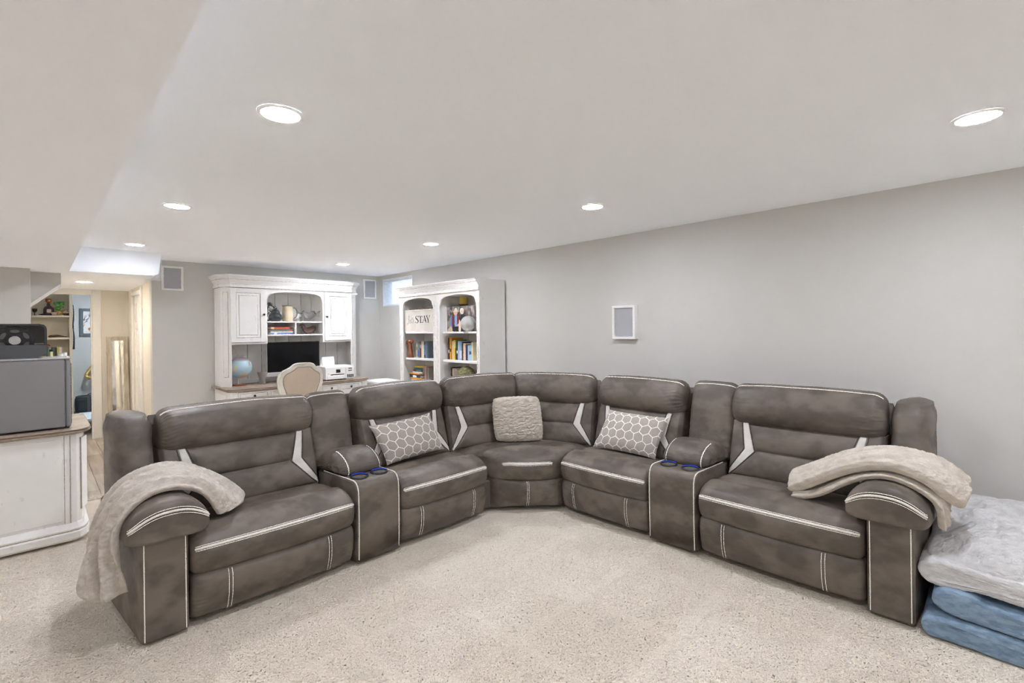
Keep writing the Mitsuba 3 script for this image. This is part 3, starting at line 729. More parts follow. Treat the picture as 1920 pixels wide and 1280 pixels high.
def bookcase(y0, y1, label):
    k = thing('bookcase', label, 'bookcase')
    xf, xb = 3.44, 3.835
    zt = 1.875
    plan = [(xb, y0 + .002), (xb, y1 - .002), (xf, y1 - .002), (xf, y0 + .002)]
    plan = [(xf, y0 + .002), (xb, y0 + .002), (xb, y1 - .002), (xf, y1 - .002)]
    def mm(o, z):
        # the moulding stands out to the front only where a neighbour touches
        return np.array([(xf - o, y0 + .002), (xb, y0 + .002), (xb, y1 - .002), (xf - o, y1 - .002)])
    prof = [(.0, zt), (.014, zt + .004), (.014, zt + .034), (.006, zt + .04), (.012, zt + .06), (.03, zt + .085), (.036, zt + .09), (.036, zt + .098), (.05, zt + .116), (.058, zt + .12), (.058, zt + .132)]
    add('crown', loft(np.stack([np.concatenate([mm(o, z), np.full((4, 1), z)], 1) for o, z in prof])), 'm_antique', 20, k)
    for z, o in ((zt + .001, .0155), (zt + .037, .0085), (zt + .094, .0375)):
        add('groove', box(xf - o, xf, y0 + .003, y1 - .003, z, z + .003), 'm_glaze', False, k)
    add('side_panel', box(xf + .01, xb, y0 + .002, y0 + .022, 0, zt + .12, .002), 'm_antique', False, k)
    add('side_panel', box(xf + .01, xb, y1 - .022, y1 - .002, 0, zt + .12, .002), 'm_antique', False, k)
    o0, o1 = y0 + .055, y1 - .075
    for a, b in ((y0 + .002, o0), (o1, y1 - .002)):
        st_ = add('stile', box(xf, xf + .02, a, b, 0, zt, .003), 'm_antique', False, k)
        m = (a + b) / 2
        add('groove', cat(box(xf - .001, xf, m - .012, m - .010, .2, 1.78), box(xf - .001, xf, m + .010, m + .012, .2, 1.78)), 'm_glaze', False, st_)
    add('top_panel', box(xf + .01, xb, y0 + .01, y1 - .01, zt - .02, zt), 'm_antique', False, k)
    a = np.linspace(0, np.pi, 40); mid, hw = (o0 + o1) / 2, (o1 - o0) / 2
    arch = [(o0, zt), (o0, 1.745), (o0 + .012, 1.745), (o0 + .014, 1.765)] + [(mid - (hw - .018) * np.cos(t), 1.765 + .085 * np.sin(t) ** .75) for t in a] + [(o1 - .014, 1.765), (o1 - .012, 1.745), (o1, 1.745), (o1, zt)]
    add('arch_rail', prism(arch, xf, xf + .02, 'yz'), 'm_antique', False, k)
    for z in (1.42, 1.08, .74, .42, .10):
        t = np.linspace(-1, 1, 21)
        fr_ = [(xf + .055 - .05 * math.sqrt(max(0, 1 - abs(q) ** 2.6)), mid + q * (hw + .01)) for q in t]
        add('shelf', prism(fr_ + [(xb - .02, mid + hw + .01), (xb - .02, mid - hw - .01)], z - .02, z, 'xy'), 'm_antique', False, k)
    yy = y0 + .022
    add('back', box(xb - .006, xb, y0 + .02, y1 - .02, .05, zt), 'm_glaze', False, k)
    while yy < y1 - .03:
        add('back_plank', box(xb - .018, xb - .006, yy + .0015, min(yy + .1535, y1 - .022), .05, zt - .02, .002), 'm_antique', False, k); yy += .155
    add('plinth', box(xf - .004, xb, y0 + .001, y1 - .001, 0, .08, .004), 'm_antique', False, k)
    return k
bookcase(3.955, 4.765, 'antique white arched bookcase on the right, nearer one beside the bare wall')
bookcase(4.767, 5.577, 'antique white arched bookcase on the left, nearer the window, holding the white sign')

# ------------------------------------------------------------------ on the desk
mat('m_ocean', two((.42, .62, .72), (.52, .70, .78), 14), .25)
def globe_col(p, n, uv):
    a = mikit.fbm(p.x * 13 + 1.7, p.y * 13 + 4.3, p.z * 13 + 2.2, 4)
    land = mikit.smoothstep(.60, .615, a)
    c = mikit.mix(C3((.70, .48, .46)), C3((.66, .60, .44)), mikit.smoothstep(.45, .5, N_(p.x * 17, p.y * 17, p.z * 17)))
    c = mikit.mix(c, C3((.50, .60, .50)), mikit.smoothstep(.6, .63, N_(p.x * 15 + 9, p.y * 15, p.z * 15)))
    top = mikit.smoothstep(1.085, 1.10, p.z)
    return mikit.mix(mikit.mix(C3((.42, .58, .66)), c, land), C3((.42, .37, .40)), top)
mat('m_globe', P_(globe_col), .22)
mat('m_redwood', wood_fn((.16, .045, .022), (.26, .08, .035), 0), .25)
def build_globe():
    c = np.array([1.79, 6.60, 1.005]); r = .133
    k = thing('globe', 'pale blue world globe on a round red wood base, left end of the desk', 'globe')
    add('sphere', ball(c, r, 4), 'm_globe', True, k)
    ax = np.array([.30, .1, .95]); ax /= np.linalg.norm(ax); sd = np.array([1, 0, -.315]); sd /= np.linalg.norm(sd); sd -= ax * (sd @ ax); sd /= np.linalg.norm(sd)
    th = np.linspace(-math.pi / 2, math.pi / 2, 40)
    arc = c + (r + .012) * (np.cos(th)[:, None] * -sd + np.sin(th)[:, None] * ax)
    add('meridian', tube(arc, .005, 8), 'm_alu', True, k)
    add('pole', cat(cyl(c + ax * r * .98, c + ax * (r + .02), .007, 12), cyl(c - ax * r * .98, c - ax * (r + .02), .007, 12)), 'm_alu', True, k)
    add('stem', lathe([(.02, ZD + .018), (.012, ZD + .03), (.008, ZD + .05), (.011, ZD + .075), (.007, ZD + .085)], (c[0] - .02, c[1], 0), 20), 'm_alu', True, k)
    add('base', lathe([(.001, ZD), (.085, ZD), (.088, ZD + .008), (.07, ZD + .014), (.03, ZD + .02), (.001, ZD + .02)], (c[0] - .01, c[1], 0), 40), 'm_redwood', 40, k)
build_globe()
def glass_shell(prof, at, name, label, catn, th=.004, group=None):
    p = np.asarray(prof, float); q = p.copy(); q[:, 0] = np.maximum(p[:, 0] - th, .0005); q[0, 1] += th
    add(name, lathe(np.vstack([[(.0005, p[0, 1])], p, q[::-1], [(.0005, q[0, 1])]]), at, 40), 'm_glass', True, None, label, catn, group)
glass_shell([(.042, ZD), (.044, ZD + .02), (.038, ZD + .06), (.045, ZD + .10), (.060, ZD + .145), (.066, ZD + .155)], (2.02, 6.52, 0), 'glass_vase', 'clear flared glass vase beside the globe on the desk', 'vase')

def build_monitor():
    k = thing('monitor', 'wide black-screened desktop monitor with a silver chin on the desk', 'monitor')
    x0, x1, y = 2.075, 2.745, 6.50
    add('case', box(x0, x1, y, y + .02, .87, 1.312, .006), 'm_alu', False, k)
    add('screen', box(x0 + .002, x1 - .002, y - .003, y, .925, 1.310, .001), 'm_screen', False, k)
    add('chin', box(x0 + .001, x1 - .001, y - .003, y, .871, .924, .001), 'm_alu', False, k)
    add('stand', cat(box(2.31, 2.51, y + .02, y + .032, ZD, 1.05, .004), box(2.31, 2.51, y - .06, y + .13, ZD, ZD + .008, .003)), 'm_alu', False, k)
build_monitor()
add('power_cable', tube(spline([(2.30, 6.60, ZD + .004), (2.27, 6.46, ZD + .02), (2.285, 6.42, ZD + .055), (2.31, 6.44, ZD + .03), (2.33, 6.52, ZD + .004)], 40), .003, 6), 'm_black', True, None, 'thin black cable looped under the monitor', 'cable')
def build_printer():
    k = thing('printer', 'compact white inkjet printer with a small display on the right end of the desk', 'printer')
    x0, x1, y, y1 = 2.70, 3.098, 6.20, 6.50
    add('body', cat(box(x0, 2.975, y, y1, ZD + .012, .963, .008), box(2.977, x1, y - .006, y1, ZD + .006, .958, .008), box(x0, x1, y + .02, y1, .955, .972, .006)), 'm_white', False, k)
    add('display', box(2.84, 2.90, y - .003, y, .885, .928, .001), 'm_black', False, k)
    add('paper_slot', box(2.765, 2.955, y - .002, y + .002, .855, .866), 'm_black', False, k)
    add('output_tray', box(2.72, 2.965, y - .012, y, .80, .850, .004), 'm_white', False, k)
    add('foot', box(x0 + .02, x1 - .02, y + .02, y1, ZD, ZD + .012), 'm_black', False, k)
    add('power_button', cyl((2.735, y - .002, .876), (2.735, y + .002, .876), .004, 12), 'm_black', True, k)
    for i in range(4): add('ink_window', box(2.995 + i * .024, 3.011 + i * .024, y - .008, y - .006, .81, .855, .0), 'm_black', False, k)
    for z in (.935, .905): add('label_strip', box(3.01, 3.06, y - .0075, y - .006, z - .006, z + .006), 'm_greydark', False, k)
    m = box(2.76, 2.93, -.001, .001, 0, .13); R = trimesh.transformations.rotation_matrix(-.25, (1, 0, 0)); m.apply_transform(R); m.apply_translation((0, 6.43, .966))
    add('paper_stack', m, 'm_white', False, None, 'white paper standing in the rear feed of the printer', 'paper')
    add('paper_support', box(2.75, 2.94, 6.465, 6.475, .96, 1.06, .002), 'm_white', False, k)
build_printer()

# desk chair with a shield-shaped back
mat('m_linen', two((.48, .395, .31), (.53, .44, .35), 260, 2), .9)
mat('m_chairwhite', two((.66, .62, .55), (.74, .71, .65), 12), .45)
def build_chair():
    k = thing('desk_chair', 'antique white chair with a beige upholstered shield-shaped back at the desk', 'chair')
    cx, y = 2.222, 5.72
    half = [(0, 1.078), (.085, 1.074), (.125, 1.052), (.155, 1.024), (.205, .998), (.25, .945), (.264, .86), (.245, .77), (.205, .66), (.165, .585), (.10, .555), (0, .55)]
    full = np.array(half + [(-a, b) for a, b in half[-2:0:-1]])
    out = Polygon(spline(full, 120, True))
    inn = out.buffer(-.052)
    hole = out.buffer(-.048)
    def lean(m):
        v = np.array(m.vertices); v[:, 1] += -(v[:, 2] - .5) * .16; v[:, 1] += .9 * (v[:, 0] ** 2); v[:, 0] += cx; v[:, 1] += y + .06
        m.vertices = v; return m
    fr = Polygon(out.exterior.coords, [hole.exterior.coords])
    add('back_frame', lean(prism(fr, 0, .036)), 'm_chairwhite', 30, k)
    e = np.array(out.buffer(-.006).exterior.coords)[:-1]
    add('frame_bead', lean(tube(np.stack([e[:, 0], np.full(len(e), -.002), e[:, 1]], 1), .005, 6, True)), 'm_chairwhite', True, k)
    e = np.array(inn.exterior.coords)[:-1]; ctr = np.array([0, .83])
    rings = np.stack([np.stack([ctr[0] + (e[:, 0] - ctr[0]) * s, np.full(len(e), -.004 - .022 * (1 - s ** 2.5)), ctr[1] + (e[:, 1] - ctr[1]) * s], 1) for s in (1, .97, .9, .75, .55, .3, .05)])
    back = np.stack([np.stack([e[:, 0], np.full(len(e), .03), e[:, 1]], 1)])
    m = loft(np.concatenate([back, rings])); add('back_pad', lean(m), 'm_linen', 50, k)
    add('pad_edge', lean(tube(np.stack([e[:, 0], np.full(len(e), -.004), e[:, 1]], 1), .004, 6, True)), 'm_glaze', True, k)
    add('seat_frame', box(cx - .25, cx + .25, y + .03, y + .52, .40, .445, .012), 'm_chairwhite', False, k)
    c = [np.array([(sx * .235 * q, sy * .23 * q) for sx, sy in ((1, 1), (-1, 1), (-1, -1), (1, -1))]) for q in (1, 1.0, .96, .8)]
    add('seat_pad', loft(np.stack([np.concatenate([a + [cx, y + .285], np.full((4, 1), z)], 1) for a, z in zip(c, (.445, .47, .49, .505))])), 'm_linen', 40, k)
    for sx in (-1, 1):
        for yy, s in ((y + .07, -1), (y + .48, 1)):
            add('leg', tube([(cx + sx * .21, yy, .42), (cx + sx * .23, yy + s * .02, .28), (cx + sx * .215, yy + s * .005, .1), (cx + sx * .23, yy + s * .02, 0)], [.026, .022, .015, .016], 12), 'm_chairwhite', True, k)
        add('back_post', tube([(cx + sx * .17, y + .05, .42), (cx + sx * .17, y + .065, .52), (cx + sx * .19, y + .06, .63)], [.02, .018, .016], 12), 'm_chairwhite', True, k)
build_chair()
def build_bin():
    k = thing('storage_box', 'white lidded storage box on the carpet between the desk and the left bookcase', 'box')
    add('box_body', mould([(3.38, 6.02), (3.70, 6.02), (3.70, 6.40), (3.38, 6.40)], [(-.03, 0), (-.005, .66), (.0, .69)]), 'm_white', False, k)
    add('lid', mould([(3.37, 6.01), (3.71, 6.01), (3.71, 6.41), (3.37, 6.41)], [(.004, .685), (.008, .70), (.004, .722), (-.03, .735)]), 'm_white', 20, k)
build_bin()

# ------------------------------------------------------------------ in the hutch
def plate_col(p, n, uv):
    a = mikit.fbm(p.x * 60, p.y * 60, p.z * 60, 3); return mikit.mix(C3((.03, .032, .035)), C3((.62, .62, .60)), mikit.smoothstep(.50, .56, a))
mat('m_plate', P_(plate_col), .25)
m = lathe([(.001, .006), (.06, .006), (.085, .010), (.128, .022), (.13, .018), (.085, .004), (.05, .0), (.001, .0)], n=48)
m.apply_transform(trimesh.transformations.rotation_matrix(math.pi / 2 - .18, (1, 0, 0))); m.apply_translation((2.165, 6.755, 1.708))
add('plate', m, 'm_plate', 40, None, 'black and white patterned plate leaning at the back of the hutch shelf', 'plate')
def build_pot():
    k = thing('pot', 'round glossy black ceramic pot with a lid in front of the patterned plate', 'pot')
    c = (2.198, 6.55, 1.578)
    add('body', lathe([(.001, 0), (.05, 0), (.058, .01), (.078, .03), (.083, .055), (.075, .085), (.056, .105), (.05, .11)], c, 40), 'm_blackgloss', True, k)
    add('lid', lathe([(.055, .108), (.056, .115), (.05, .13), (.034, .15), (.012, .163), (.001, .165)], c, 40), 'm_blackgloss', True, k)
build_pot()
mat('m_cream', two((.60, .50, .34), (.70, .60, .44), 9), .2, clearcoat=.6)
mat('m_glazegrey', (.14, .135, .125), .25)
def build_pitcher():
    k = thing('pitcher', 'tall cream stoneware pitcher with a grey rim and handle', 'pitcher')
    c = np.array((2.368, 6.60, 1.578))
    add('body', lathe([(.001, 0), (.058, 0), (.064, .01), (.066, .06), (.064, .13), (.062, .19), (.064, .208), (.058, .208), (.056, .19), (.058, .05), (.05, .012), (.001, .01)], c, 40), 'm_cream', True, k)
    add('rim', lathe([(.0645, .200), (.0655, .21), (.061, .213), (.057, .205)], c, 40), 'm_glazegrey', True, k)
    add('handle', tube(spline([c + (.058, -.01, .185), c + (.10, -.015, .175), c + (.118, -.015, .12), c + (.10, -.015, .06), c + (.062, -.01, .03)], 40), np.linspace(.010, .007, 40), 10), 'm_glazegrey', True, k)
build_pitcher()
def build_bowl():
    k = thing('glass_bowl', 'clear glass bowl with a dark ruffled rim on a short foot', 'bowl')
    c = np.array((2.645, 6.60, 1.578)); n = 96; g = np.arange(n) * 2 * np.pi / n
    def ring(r, z, w): return np.stack([c[0] + (r + w * .012 * np.cos(8 * g)) * np.cos(g), c[1] + (r + w * .012 * np.cos(8 * g)) * np.sin(g), c[2] + z + w * .014 * np.cos(8 * g)], 1)
    o = [(.034, 0, 0), (.036, .004, 0), (.022, .018, 0), (.026, .026, 0), (.06, .055, .1), (.10, .09, .5), (.128, .118, 1.0), (.142, .124, 1.2)]
    i_ = [(r - .004, z + .003, w) for r, z, w in o[3:]][::-1]
    add('bowl', loft(np.stack([ring(*q) for q in o + i_])), 'm_glass', True, k)
    add('ruffled_rim', tube(ring(.142, .125, 1.2), .0036, 6, True), 'm_glazegrey', True, k)
build_bowl()
glass_shell([(.030, 1.578), (.033, 1.585), (.036, 1.61), (.030, 1.64), (.026, 1.645)], (2.51, 6.52, 0), 'glass_votive', 'small clear glass votive beside the pitcher', 'glass cup')
mat('m_birdwood', wood_fn((.06, .032, .026), (.15, .085, .07), 0, 40), .4)
def build_bird():
    k = thing('carved_bird', 'dark carved wooden bird in the right cubby under the hutch shelf', 'figurine')
    y = 6.56; z = 1.41
    path = spline([(2.515, y, z + .125), (2.545, y, z + .118), (2.56, y, z + .085), (2.60, y, z + .048), (2.65, y, z + .055), (2.70, y, z + .09), (2.715, y, z + .11)], 40)
    r = np.interp(np.linspace(0, 1, 40), [0, .06, .16, .3, .55, .75, .92, 1], [.006, .014, .022, .026, .045, .040, .026, .006])
    m = tube(path, r, 16); add('body', m, 'm_birdwood', True, k)
    add('beak', tube([(2.522, y, z + .125), (2.50, y, z + .115)], [.009, .002], 8), 'm_birdwood', True, k)
    add('base', box(2.585, 2.70, y - .03, y + .03, z, z + .018, .006), 'm_birdwood', False, k)
build_bird()
mat('m_pages', (.72, .68, .58), .9)
BOOKM = {}
def bookmat(c):
    key = 'm_book_%02x%02x%02x' % tuple(int(v) for v in c)
    if key not in BOOKM: BOOKM[key] = mat(key, srgb(*c), .5)
    return key
def book(x0, x1, y0, y1, z0, z1, spine, color, label, group=None, band=None):
    """A book filling the box; spine: '-x', '-y' or '+y' ... the side where its spine is; thickness is the smallest extent."""
    k = thing('book', label, 'book', group)
    d = [x1 - x0, y1 - y0, z1 - z0]; t = .0025
    ax = {'x': 0, 'y': 1, 'z': 2}[spine[1]]; th = int(np.argmin(d)); oth = 3 - ax - th
    lo, hi = [x0, y0, z0], [x1, y1, z1]
    def bx(a, b, bev=.0): return box(a[0], b[0], a[1], b[1], a[2], b[2], bev)
    c1h = hi.copy(); c1h[th] = lo[th] + t; c2l = lo.copy(); c2l[th] = hi[th] - t
    sl, sh = lo.copy(), hi.copy()
    if spine[0] == '-': sh[ax] = lo[ax] + t * 1.4
    else: sl[ax] = hi[ax] - t * 1.4
    pl, ph = lo.copy(), hi.copy(); pl[th] += t; ph[th] -= t; pl[oth] += .003; ph[oth] -= .003
    if spine[0] == '-': pl[ax] += t; ph[ax] -= .004
    else: ph[ax] -= t; pl[ax] += .004
    add('cover', cat(bx(lo, c1h, .0006), bx(c2l, hi, .0006), bx(sl, sh, .0008)), bookmat(color), False, k)
    add('pages', bx(pl, ph), 'm_pages', False, k)
    if band:
        bl_, bh_ = sl.copy(), sh.copy()
        if spine[0] == '-': bl_[ax] -= .0008
        else: bh_[ax] += .0008
        L = bh_[oth] - bl_[oth]; q = bl_[oth]
        bl_[oth] = q + L * band[1]; bh_[oth] = q + L * band[2]; bl_[th] += .0015; bh_[th] -= .0015
        add('spine_label', bx(bl_, bh_), bookmat(band[0]), False, k)
    return k
zz = 1.41
for (w, h_, dx, col, nm, bd) in ((.285, .022, 0, (110, 125, 175), 'flat blue book at the bottom of the stack in the hutch cubby', ((210, 210, 215), .15, .28)), (.278, .014, .004, (205, 205, 200), 'flat pale grey book in the hutch cubby stack', None),
                                 (.275, .024, .008, (112, 118, 100), 'flat olive grey book in the hutch cubby stack', ((170, 90, 70), .8, .95)), (.262, .008, .0, (90, 82, 70), 'thin flat brown book in the hutch cubby stack', None), (.235, .024, .004, (190, 82, 62), 'flat red book on top of the stack in the hutch cubby', ((235, 215, 190), .02, .18))):
    book(2.105 + dx, 2.105 + dx + w, 6.46, 6.66, zz, zz + h_, '-y', col, nm, band=bd); zz += h_ + .0005

# ------------------------------------------------------------------ in the bookcases (they face -x)
mat('m_sign', two((.60, .57, .51), (.66, .63, .57), 10), .6)
mat('m_ink', (.02, .02, .02), .7)
mat('m_inkgrey', (.22, .22, .22), .7)
def build_sign():
    k = thing('sign', 'white framed sign reading let\'s STAY on the top shelf of the left bookcase', 'sign')
    x = 3.478; y0, y1, z0, z1 = 4.86, 5.50, 1.42, 1.706
    add('board', box(x, x + .02, y0, y1, z0, z1), 'm_sign', False, k)
    add('frame', cat(box(x - .012, x + .024, y0, y0 + .014, z0, z1, .002), box(x - .012, x + .024, y1 - .014, y1, z0, z1, .002), box(x - .012, x + .024, y0, y1, z0, z0 + .014, .002), box(x - .012, x + .024, y0, y1, z1 - .014, z1, .002)), 'm_chairwhite', False, k)
    # lettering, drawn in (u, v): u runs to the right as one faces the sign
    H = .075
    def place(g, dep=.0012):
        m = trimesh.creation.extrude_polygon(g, dep, engine='earcut') if g.geom_type == 'Polygon' else cat(*[trimesh.creation.extrude_polygon(q, dep, engine='earcut') for q in g.geoms])
        v = np.array(m.vertices); m = trimesh.Trimesh(np.stack([x - v[:, 2], 5.452 - v[:, 0] * 1.42, 1.535 + v[:, 1] * 1.2], 1), m.faces); m.fix_normals(); return m
    from shapely import union_all
    def stroke(pts, w0, w1=None, n=40, sm=True):
        p = spline(pts, n) if sm else np.asarray(pts, float); w = np.interp(np.linspace(0, 1, len(p)), np.linspace(0, 1, len(np.atleast_1d(w0))), np.atleast_1d(w0))
        return union_all([LineString([p[i], p[i + 1]]).buffer(max(w[i], w[i + 1]) / 2, 4) for i in range(len(p) - 1)])
    TH_, TN = .013, .0035
    S = stroke([(.046, .060), (.040, .071), (.026, .075), (.010, .068), (.008, .055), (.022, .042), (.040, .030), (.046, .017), (.036, .004), (.020, .0), (.006, .006), (.003, .018)], [TN, TN, TN, .007, TH_, TH_, .008, TN, TN, TN])
    S = S.union(LineString([(.046, .058), (.046, .074)]).buffer(.0015)).union(LineString([(.003, .001), (.003, .018)]).buffer(.0015))
    Tt = union_all([LineString([(.0, .0725), (.058, .0725)]).buffer(TN / 2), LineString([(.029, 0), (.029, .072)]).buffer(TH_ / 2, cap_style='flat'), LineString([(.001, .058), (.001, .073)]).buffer(.0016), LineString([(.057, .058), (.057, .073)]).buffer(.0016), LineString([(.017, .0015), (.041, .0015)]).buffer(.0015)])
    A_ = union_all([LineString([(.004, .0), (.029, .075)]).buffer(TN / 2), Polygon([(.024, .075), (.036, .075), (.064, .0), (.050, .0)]), LineString([(.013, .026), (.05, .026)]).buffer(TN / 2), LineString([(-.003, .0015), (.012, .0015)]).buffer(.0015), LineString([(.045, .0015), (.069, .0015)]).buffer(.0015)])
    Y_ = union_all([Polygon([(.0, .075), (.014, .075), (.038, .030), (.026, .030)]), LineString([(.057, .075), (.034, .033)]).buffer(TN / 2), LineString([(.032, 0), (.032, .034)]).buffer(TH_ / 2, cap_style='flat'), LineString([(-.005, .0735), (.020, .0735)]).buffer(.0015), LineString([(.047, .0735), (.065, .0735)]).buffer(.0015), LineString([(.020, .0015), (.044, .0015)]).buffer(.0015)])
    from shapely import affinity
    big = []
    u = .135
    for g, adv in ((S, .054), (Tt, .058), (A_, .056), (Y_, .06)):
        big.append(affinity.translate(g, u, .0)); u += adv
    for g in big: add('letter', place(g), 'm_ink', False, k)
    sc = [[(.022, .072), (.034, .078), (.030, .06), (.018, .02), (.006, -.018), (-.002, -.014), (.012, .0), (.034, .004)],
          [(.036, .012), (.050, .024), (.056, .034), (.048, .038), (.042, .022), (.046, .004), (.056, .002), (.066, .014)],
          [(.082, .060), (.074, .03), (.071, .008), (.078, .002), (.088, .012)], [(.068, .040), (.092, .044)], [(.098, .060), (.094, .050)],
          [(.092, .010), (.104, .034), (.106, .038), (.102, .030), (.112, .016), (.108, .002), (.096, .002)]]
    for s in sc: add('letter', place(stroke(s, .0028)), 'm_inkgrey', False, k)
build_sign()
add('storage_tin', box(3.50, 3.70, 4.90, 5.44, 1.7085, 1.722, .003), 'm_birdwood', False, None, 'flat dark tray lying on top of the white sign', 'tray')

# picture of a couple, candle, glass ball
def pic_col(p, n, uv):
    a = mikit.fbm(p.y * 22, p.z * 30, 0, 4); b = mikit.fbm(p.y * 60 + 3, p.z * 16, 1, 3)
    return mikit.mix(C3((.10, .085, .075)), C3((.42, .36, .33)), mikit.smoothstep(.35, .7, a * .6 + b * .4))
mat('m_picture', P_(pic_col), .6)
def build_picture():
    k = thing('framed_picture', 'dark picture with cut-out painted figures of a couple, man in a hat and red vest', 'picture')
    x = 3.565; z0 = 1.42
    add('backdrop', box(x + .01, x + .026, 4.05, 4.715, z0, 1.722, .002), 'm_picture', False, k)
    add('edge', box(x + .002, x + .028, 4.715, 4.735, z0, 1.724, .002), 'm_white', False, k)
    def flat(pts, c, dx, nm, rough=.5, closed=True, n=60):
        g = Polygon(spline(pts, n, True) if closed else pts)
        m = prism([(4.705 - a * 1.28, z0 + b * 1.0) for a, b in np.array(g.exterior.coords)], x - dx, x - dx + .006, 'yz')
        add(nm, m, bookmat(c), False, k)
    flat([(.005, .02), (.06, .07), (.10, .0), (.02, .0)], (208, 190, 160), .0, 'bag', closed=False)
    flat([(.055, .13), (.075, .20), (.10, .195), (.10, .10), (.085, .05), (.06, .07)], (110, 140, 190), .002, 'sleeve')
    flat([(.085, .0), (.20, .0), (.20, .09), (.09, .09)], (40, 36, 40), .001, 'trousers', closed=False)
    flat([(.08, .06), (.085, .20), (.115, .205), (.19, .205), (.20, .10), (.185, .05), (.14, .09)], (120, 48, 52), .004, 'vest', closed=False)
    flat([(.125, .06), (.125, .20), (.16, .20), (.16, .06)], (135, 165, 205), .006, 'shirt', closed=False)
    flat([(.115, .215), (.12, .245), (.145, .25), (.165, .24), (.165, .215), (.142, .195)], (225, 190, 165), .007, 'face')
    flat([(.095, .232), (.12, .248), (.125, .272), (.145, .282), (.16, .272), (.168, .248), (.19, .235), (.16, .238), (.125, .238)], (235, 225, 205), .009, 'hat', closed=False)
    flat([(.195, .0), (.27, .0), (.28, .19), (.235, .205), (.205, .20)], (34, 36, 44), .001, 'dress', closed=False)
    flat([(.205, .255), (.215, .275), (.24, .275), (.256, .25), (.248, .215), (.225, .205), (.208, .225)], (232, 226, 218), .003, 'hair')
    flat([(.217, .245), (.232, .255), (.244, .245), (.242, .222), (.230, .212), (.218, .226)], (215, 178, 160), .005, 'face')
    flat([(.19, .0), (.21, .0), (.208, .11), (.195, .14), (.188, .10)], (215, 195, 170), .007, 'forearm')
    flat([(.165, .06), (.205, .085), (.205, .105), (.165, .08)], (222, 190, 175), .009, 'hand', closed=False)
build_picture()
mat('m_candle', two((.62, .45, .08), (.70, .54, .14), 8), .5)
def build_candle():
    k = thing('candle', 'yellow pillar candle on a small dark stand above the couple picture', 'candle')
    c = (3.70, 4.55, 0)
    add('wax', lathe([(.001, 1.752), (.048, 1.752), (.049, 1.80), (.046, 1.84), (.04, 1.838), (.001, 1.835)], c, 32), 'm_candle', 40, k)
    add('holder', lathe([(.001, 1.42), (.05, 1.42), (.05, 1.43), (.012, 1.45), (.012, 1.72), (.06, 1.742), (.062, 1.752), (.001, 1.752)], c, 28), 'm_birdwood', 40, k)
build_candle()
def build_ball():
    m = trimesh.creation.icosphere(2, .088)
    n = trimesh.creation.uv_sphere(.088, count=[14, 22]); n.apply_transform(trimesh.transformations.rotation_matrix(.3, (1, 0, 0))); n.apply_translation((3.47, 4.185, 1.51))
    k = thing('crystal_ball', 'round clear faceted glass ball on the shelf in front of the couple picture', 'glass ball')
    add('facets', n, 'm_crystal', False, k)
    add('base_ring', lathe([(.03, 1.42), (.032, 1.424), (.028, 1.43), (.024, 1.425)], (3.47, 4.185, 0), 24), 'm_alu', True, k)
mat('m_crystal', (.62, .63, .62), .12, .55)
build_ball()
# upright books; the row's first number is the y of the left end (far), running towards the camera
def row(yl, z, specs, x, names, group=None):
    y = yl
    for (t, hh, dpt, col, nm, *bd) in specs:
        if col is not None: book(x, x + dpt, y - t, y - .0006, z, z + hh, '-x', col, nm, group, bd[0] if bd else None)
        y -= t
row(5.39, 1.08, [(.024, .19, .16, (150, 152, 140), 'grey-green book next to the carved wood figure, left bookcase'), (.022, .20, .16, (196, 176, 146), 'tan book with pale spine, second of the middle-left row', ((120, 100, 80), .5, .7)),
     (.028, .205, .17, (120, 125, 130), 'grey book with a blue label in the middle-left row', ((60, 90, 140), .1, .5)), (.03, .21, .17, (98, 112, 104), 'dull green book in the middle-left row', ((70, 100, 150), .1, .4)),
     (.03, .215, .17, (105, 62, 50), 'red-brown book in the middle-left row', ((150, 150, 150), .6, .8)), (.03, .22, .17, (205, 180, 140), 'cream book right of the red-brown one, left bookcase'),
     (.03, .222, .17, (196, 196, 190), 'white-spined book in the middle-left row'), (.032, .215, .17, (52, 64, 76), 'dark slate book in the middle-left row', ((90, 110, 130), .2, .8)), (.034, .218, .17, (92, 108, 128), 'blue-grey book near the right end of the middle-left row'),
     (.034, .216, .17, (70, 82, 92), 'dark blue-grey book at the right end of the middle-left row')], 3.56, None)
mat('m_sculpt', wood_fn((.16, .05, .02), (.30, .11, .05), 2, 50), .22)
def build_sculpt():
    k = thing('wood_sculpture', 'glossy red-brown carved wood sculpture at the left of the book row', 'sculpture')
    b = np.array((3.52, 5.44, 1.08))
    add('stem', tube([b, b + (0, 0, .05), b + (0, .01, .14), b + (0, .02, .20)], [.042, .032, .022, .028], 16), 'm_sculpt', True, k)
    add('head', ball(b + (0, -.005, .215), .034, 3, (1, 1.3, .8)), 'm_sculpt', True, k)
    add('side_knot', ball(b + (0, .065, .20), .030, 3, (.9, 1.1, 1)), 'm_sculpt', True, k)
    add('arm', tube(spline([b + (0, .06, .19), b + (-.01, .045, .12), b + (-.005, .015, .05)], 20), .009, 10), 'm_sculpt', True, k)
build_sculpt()
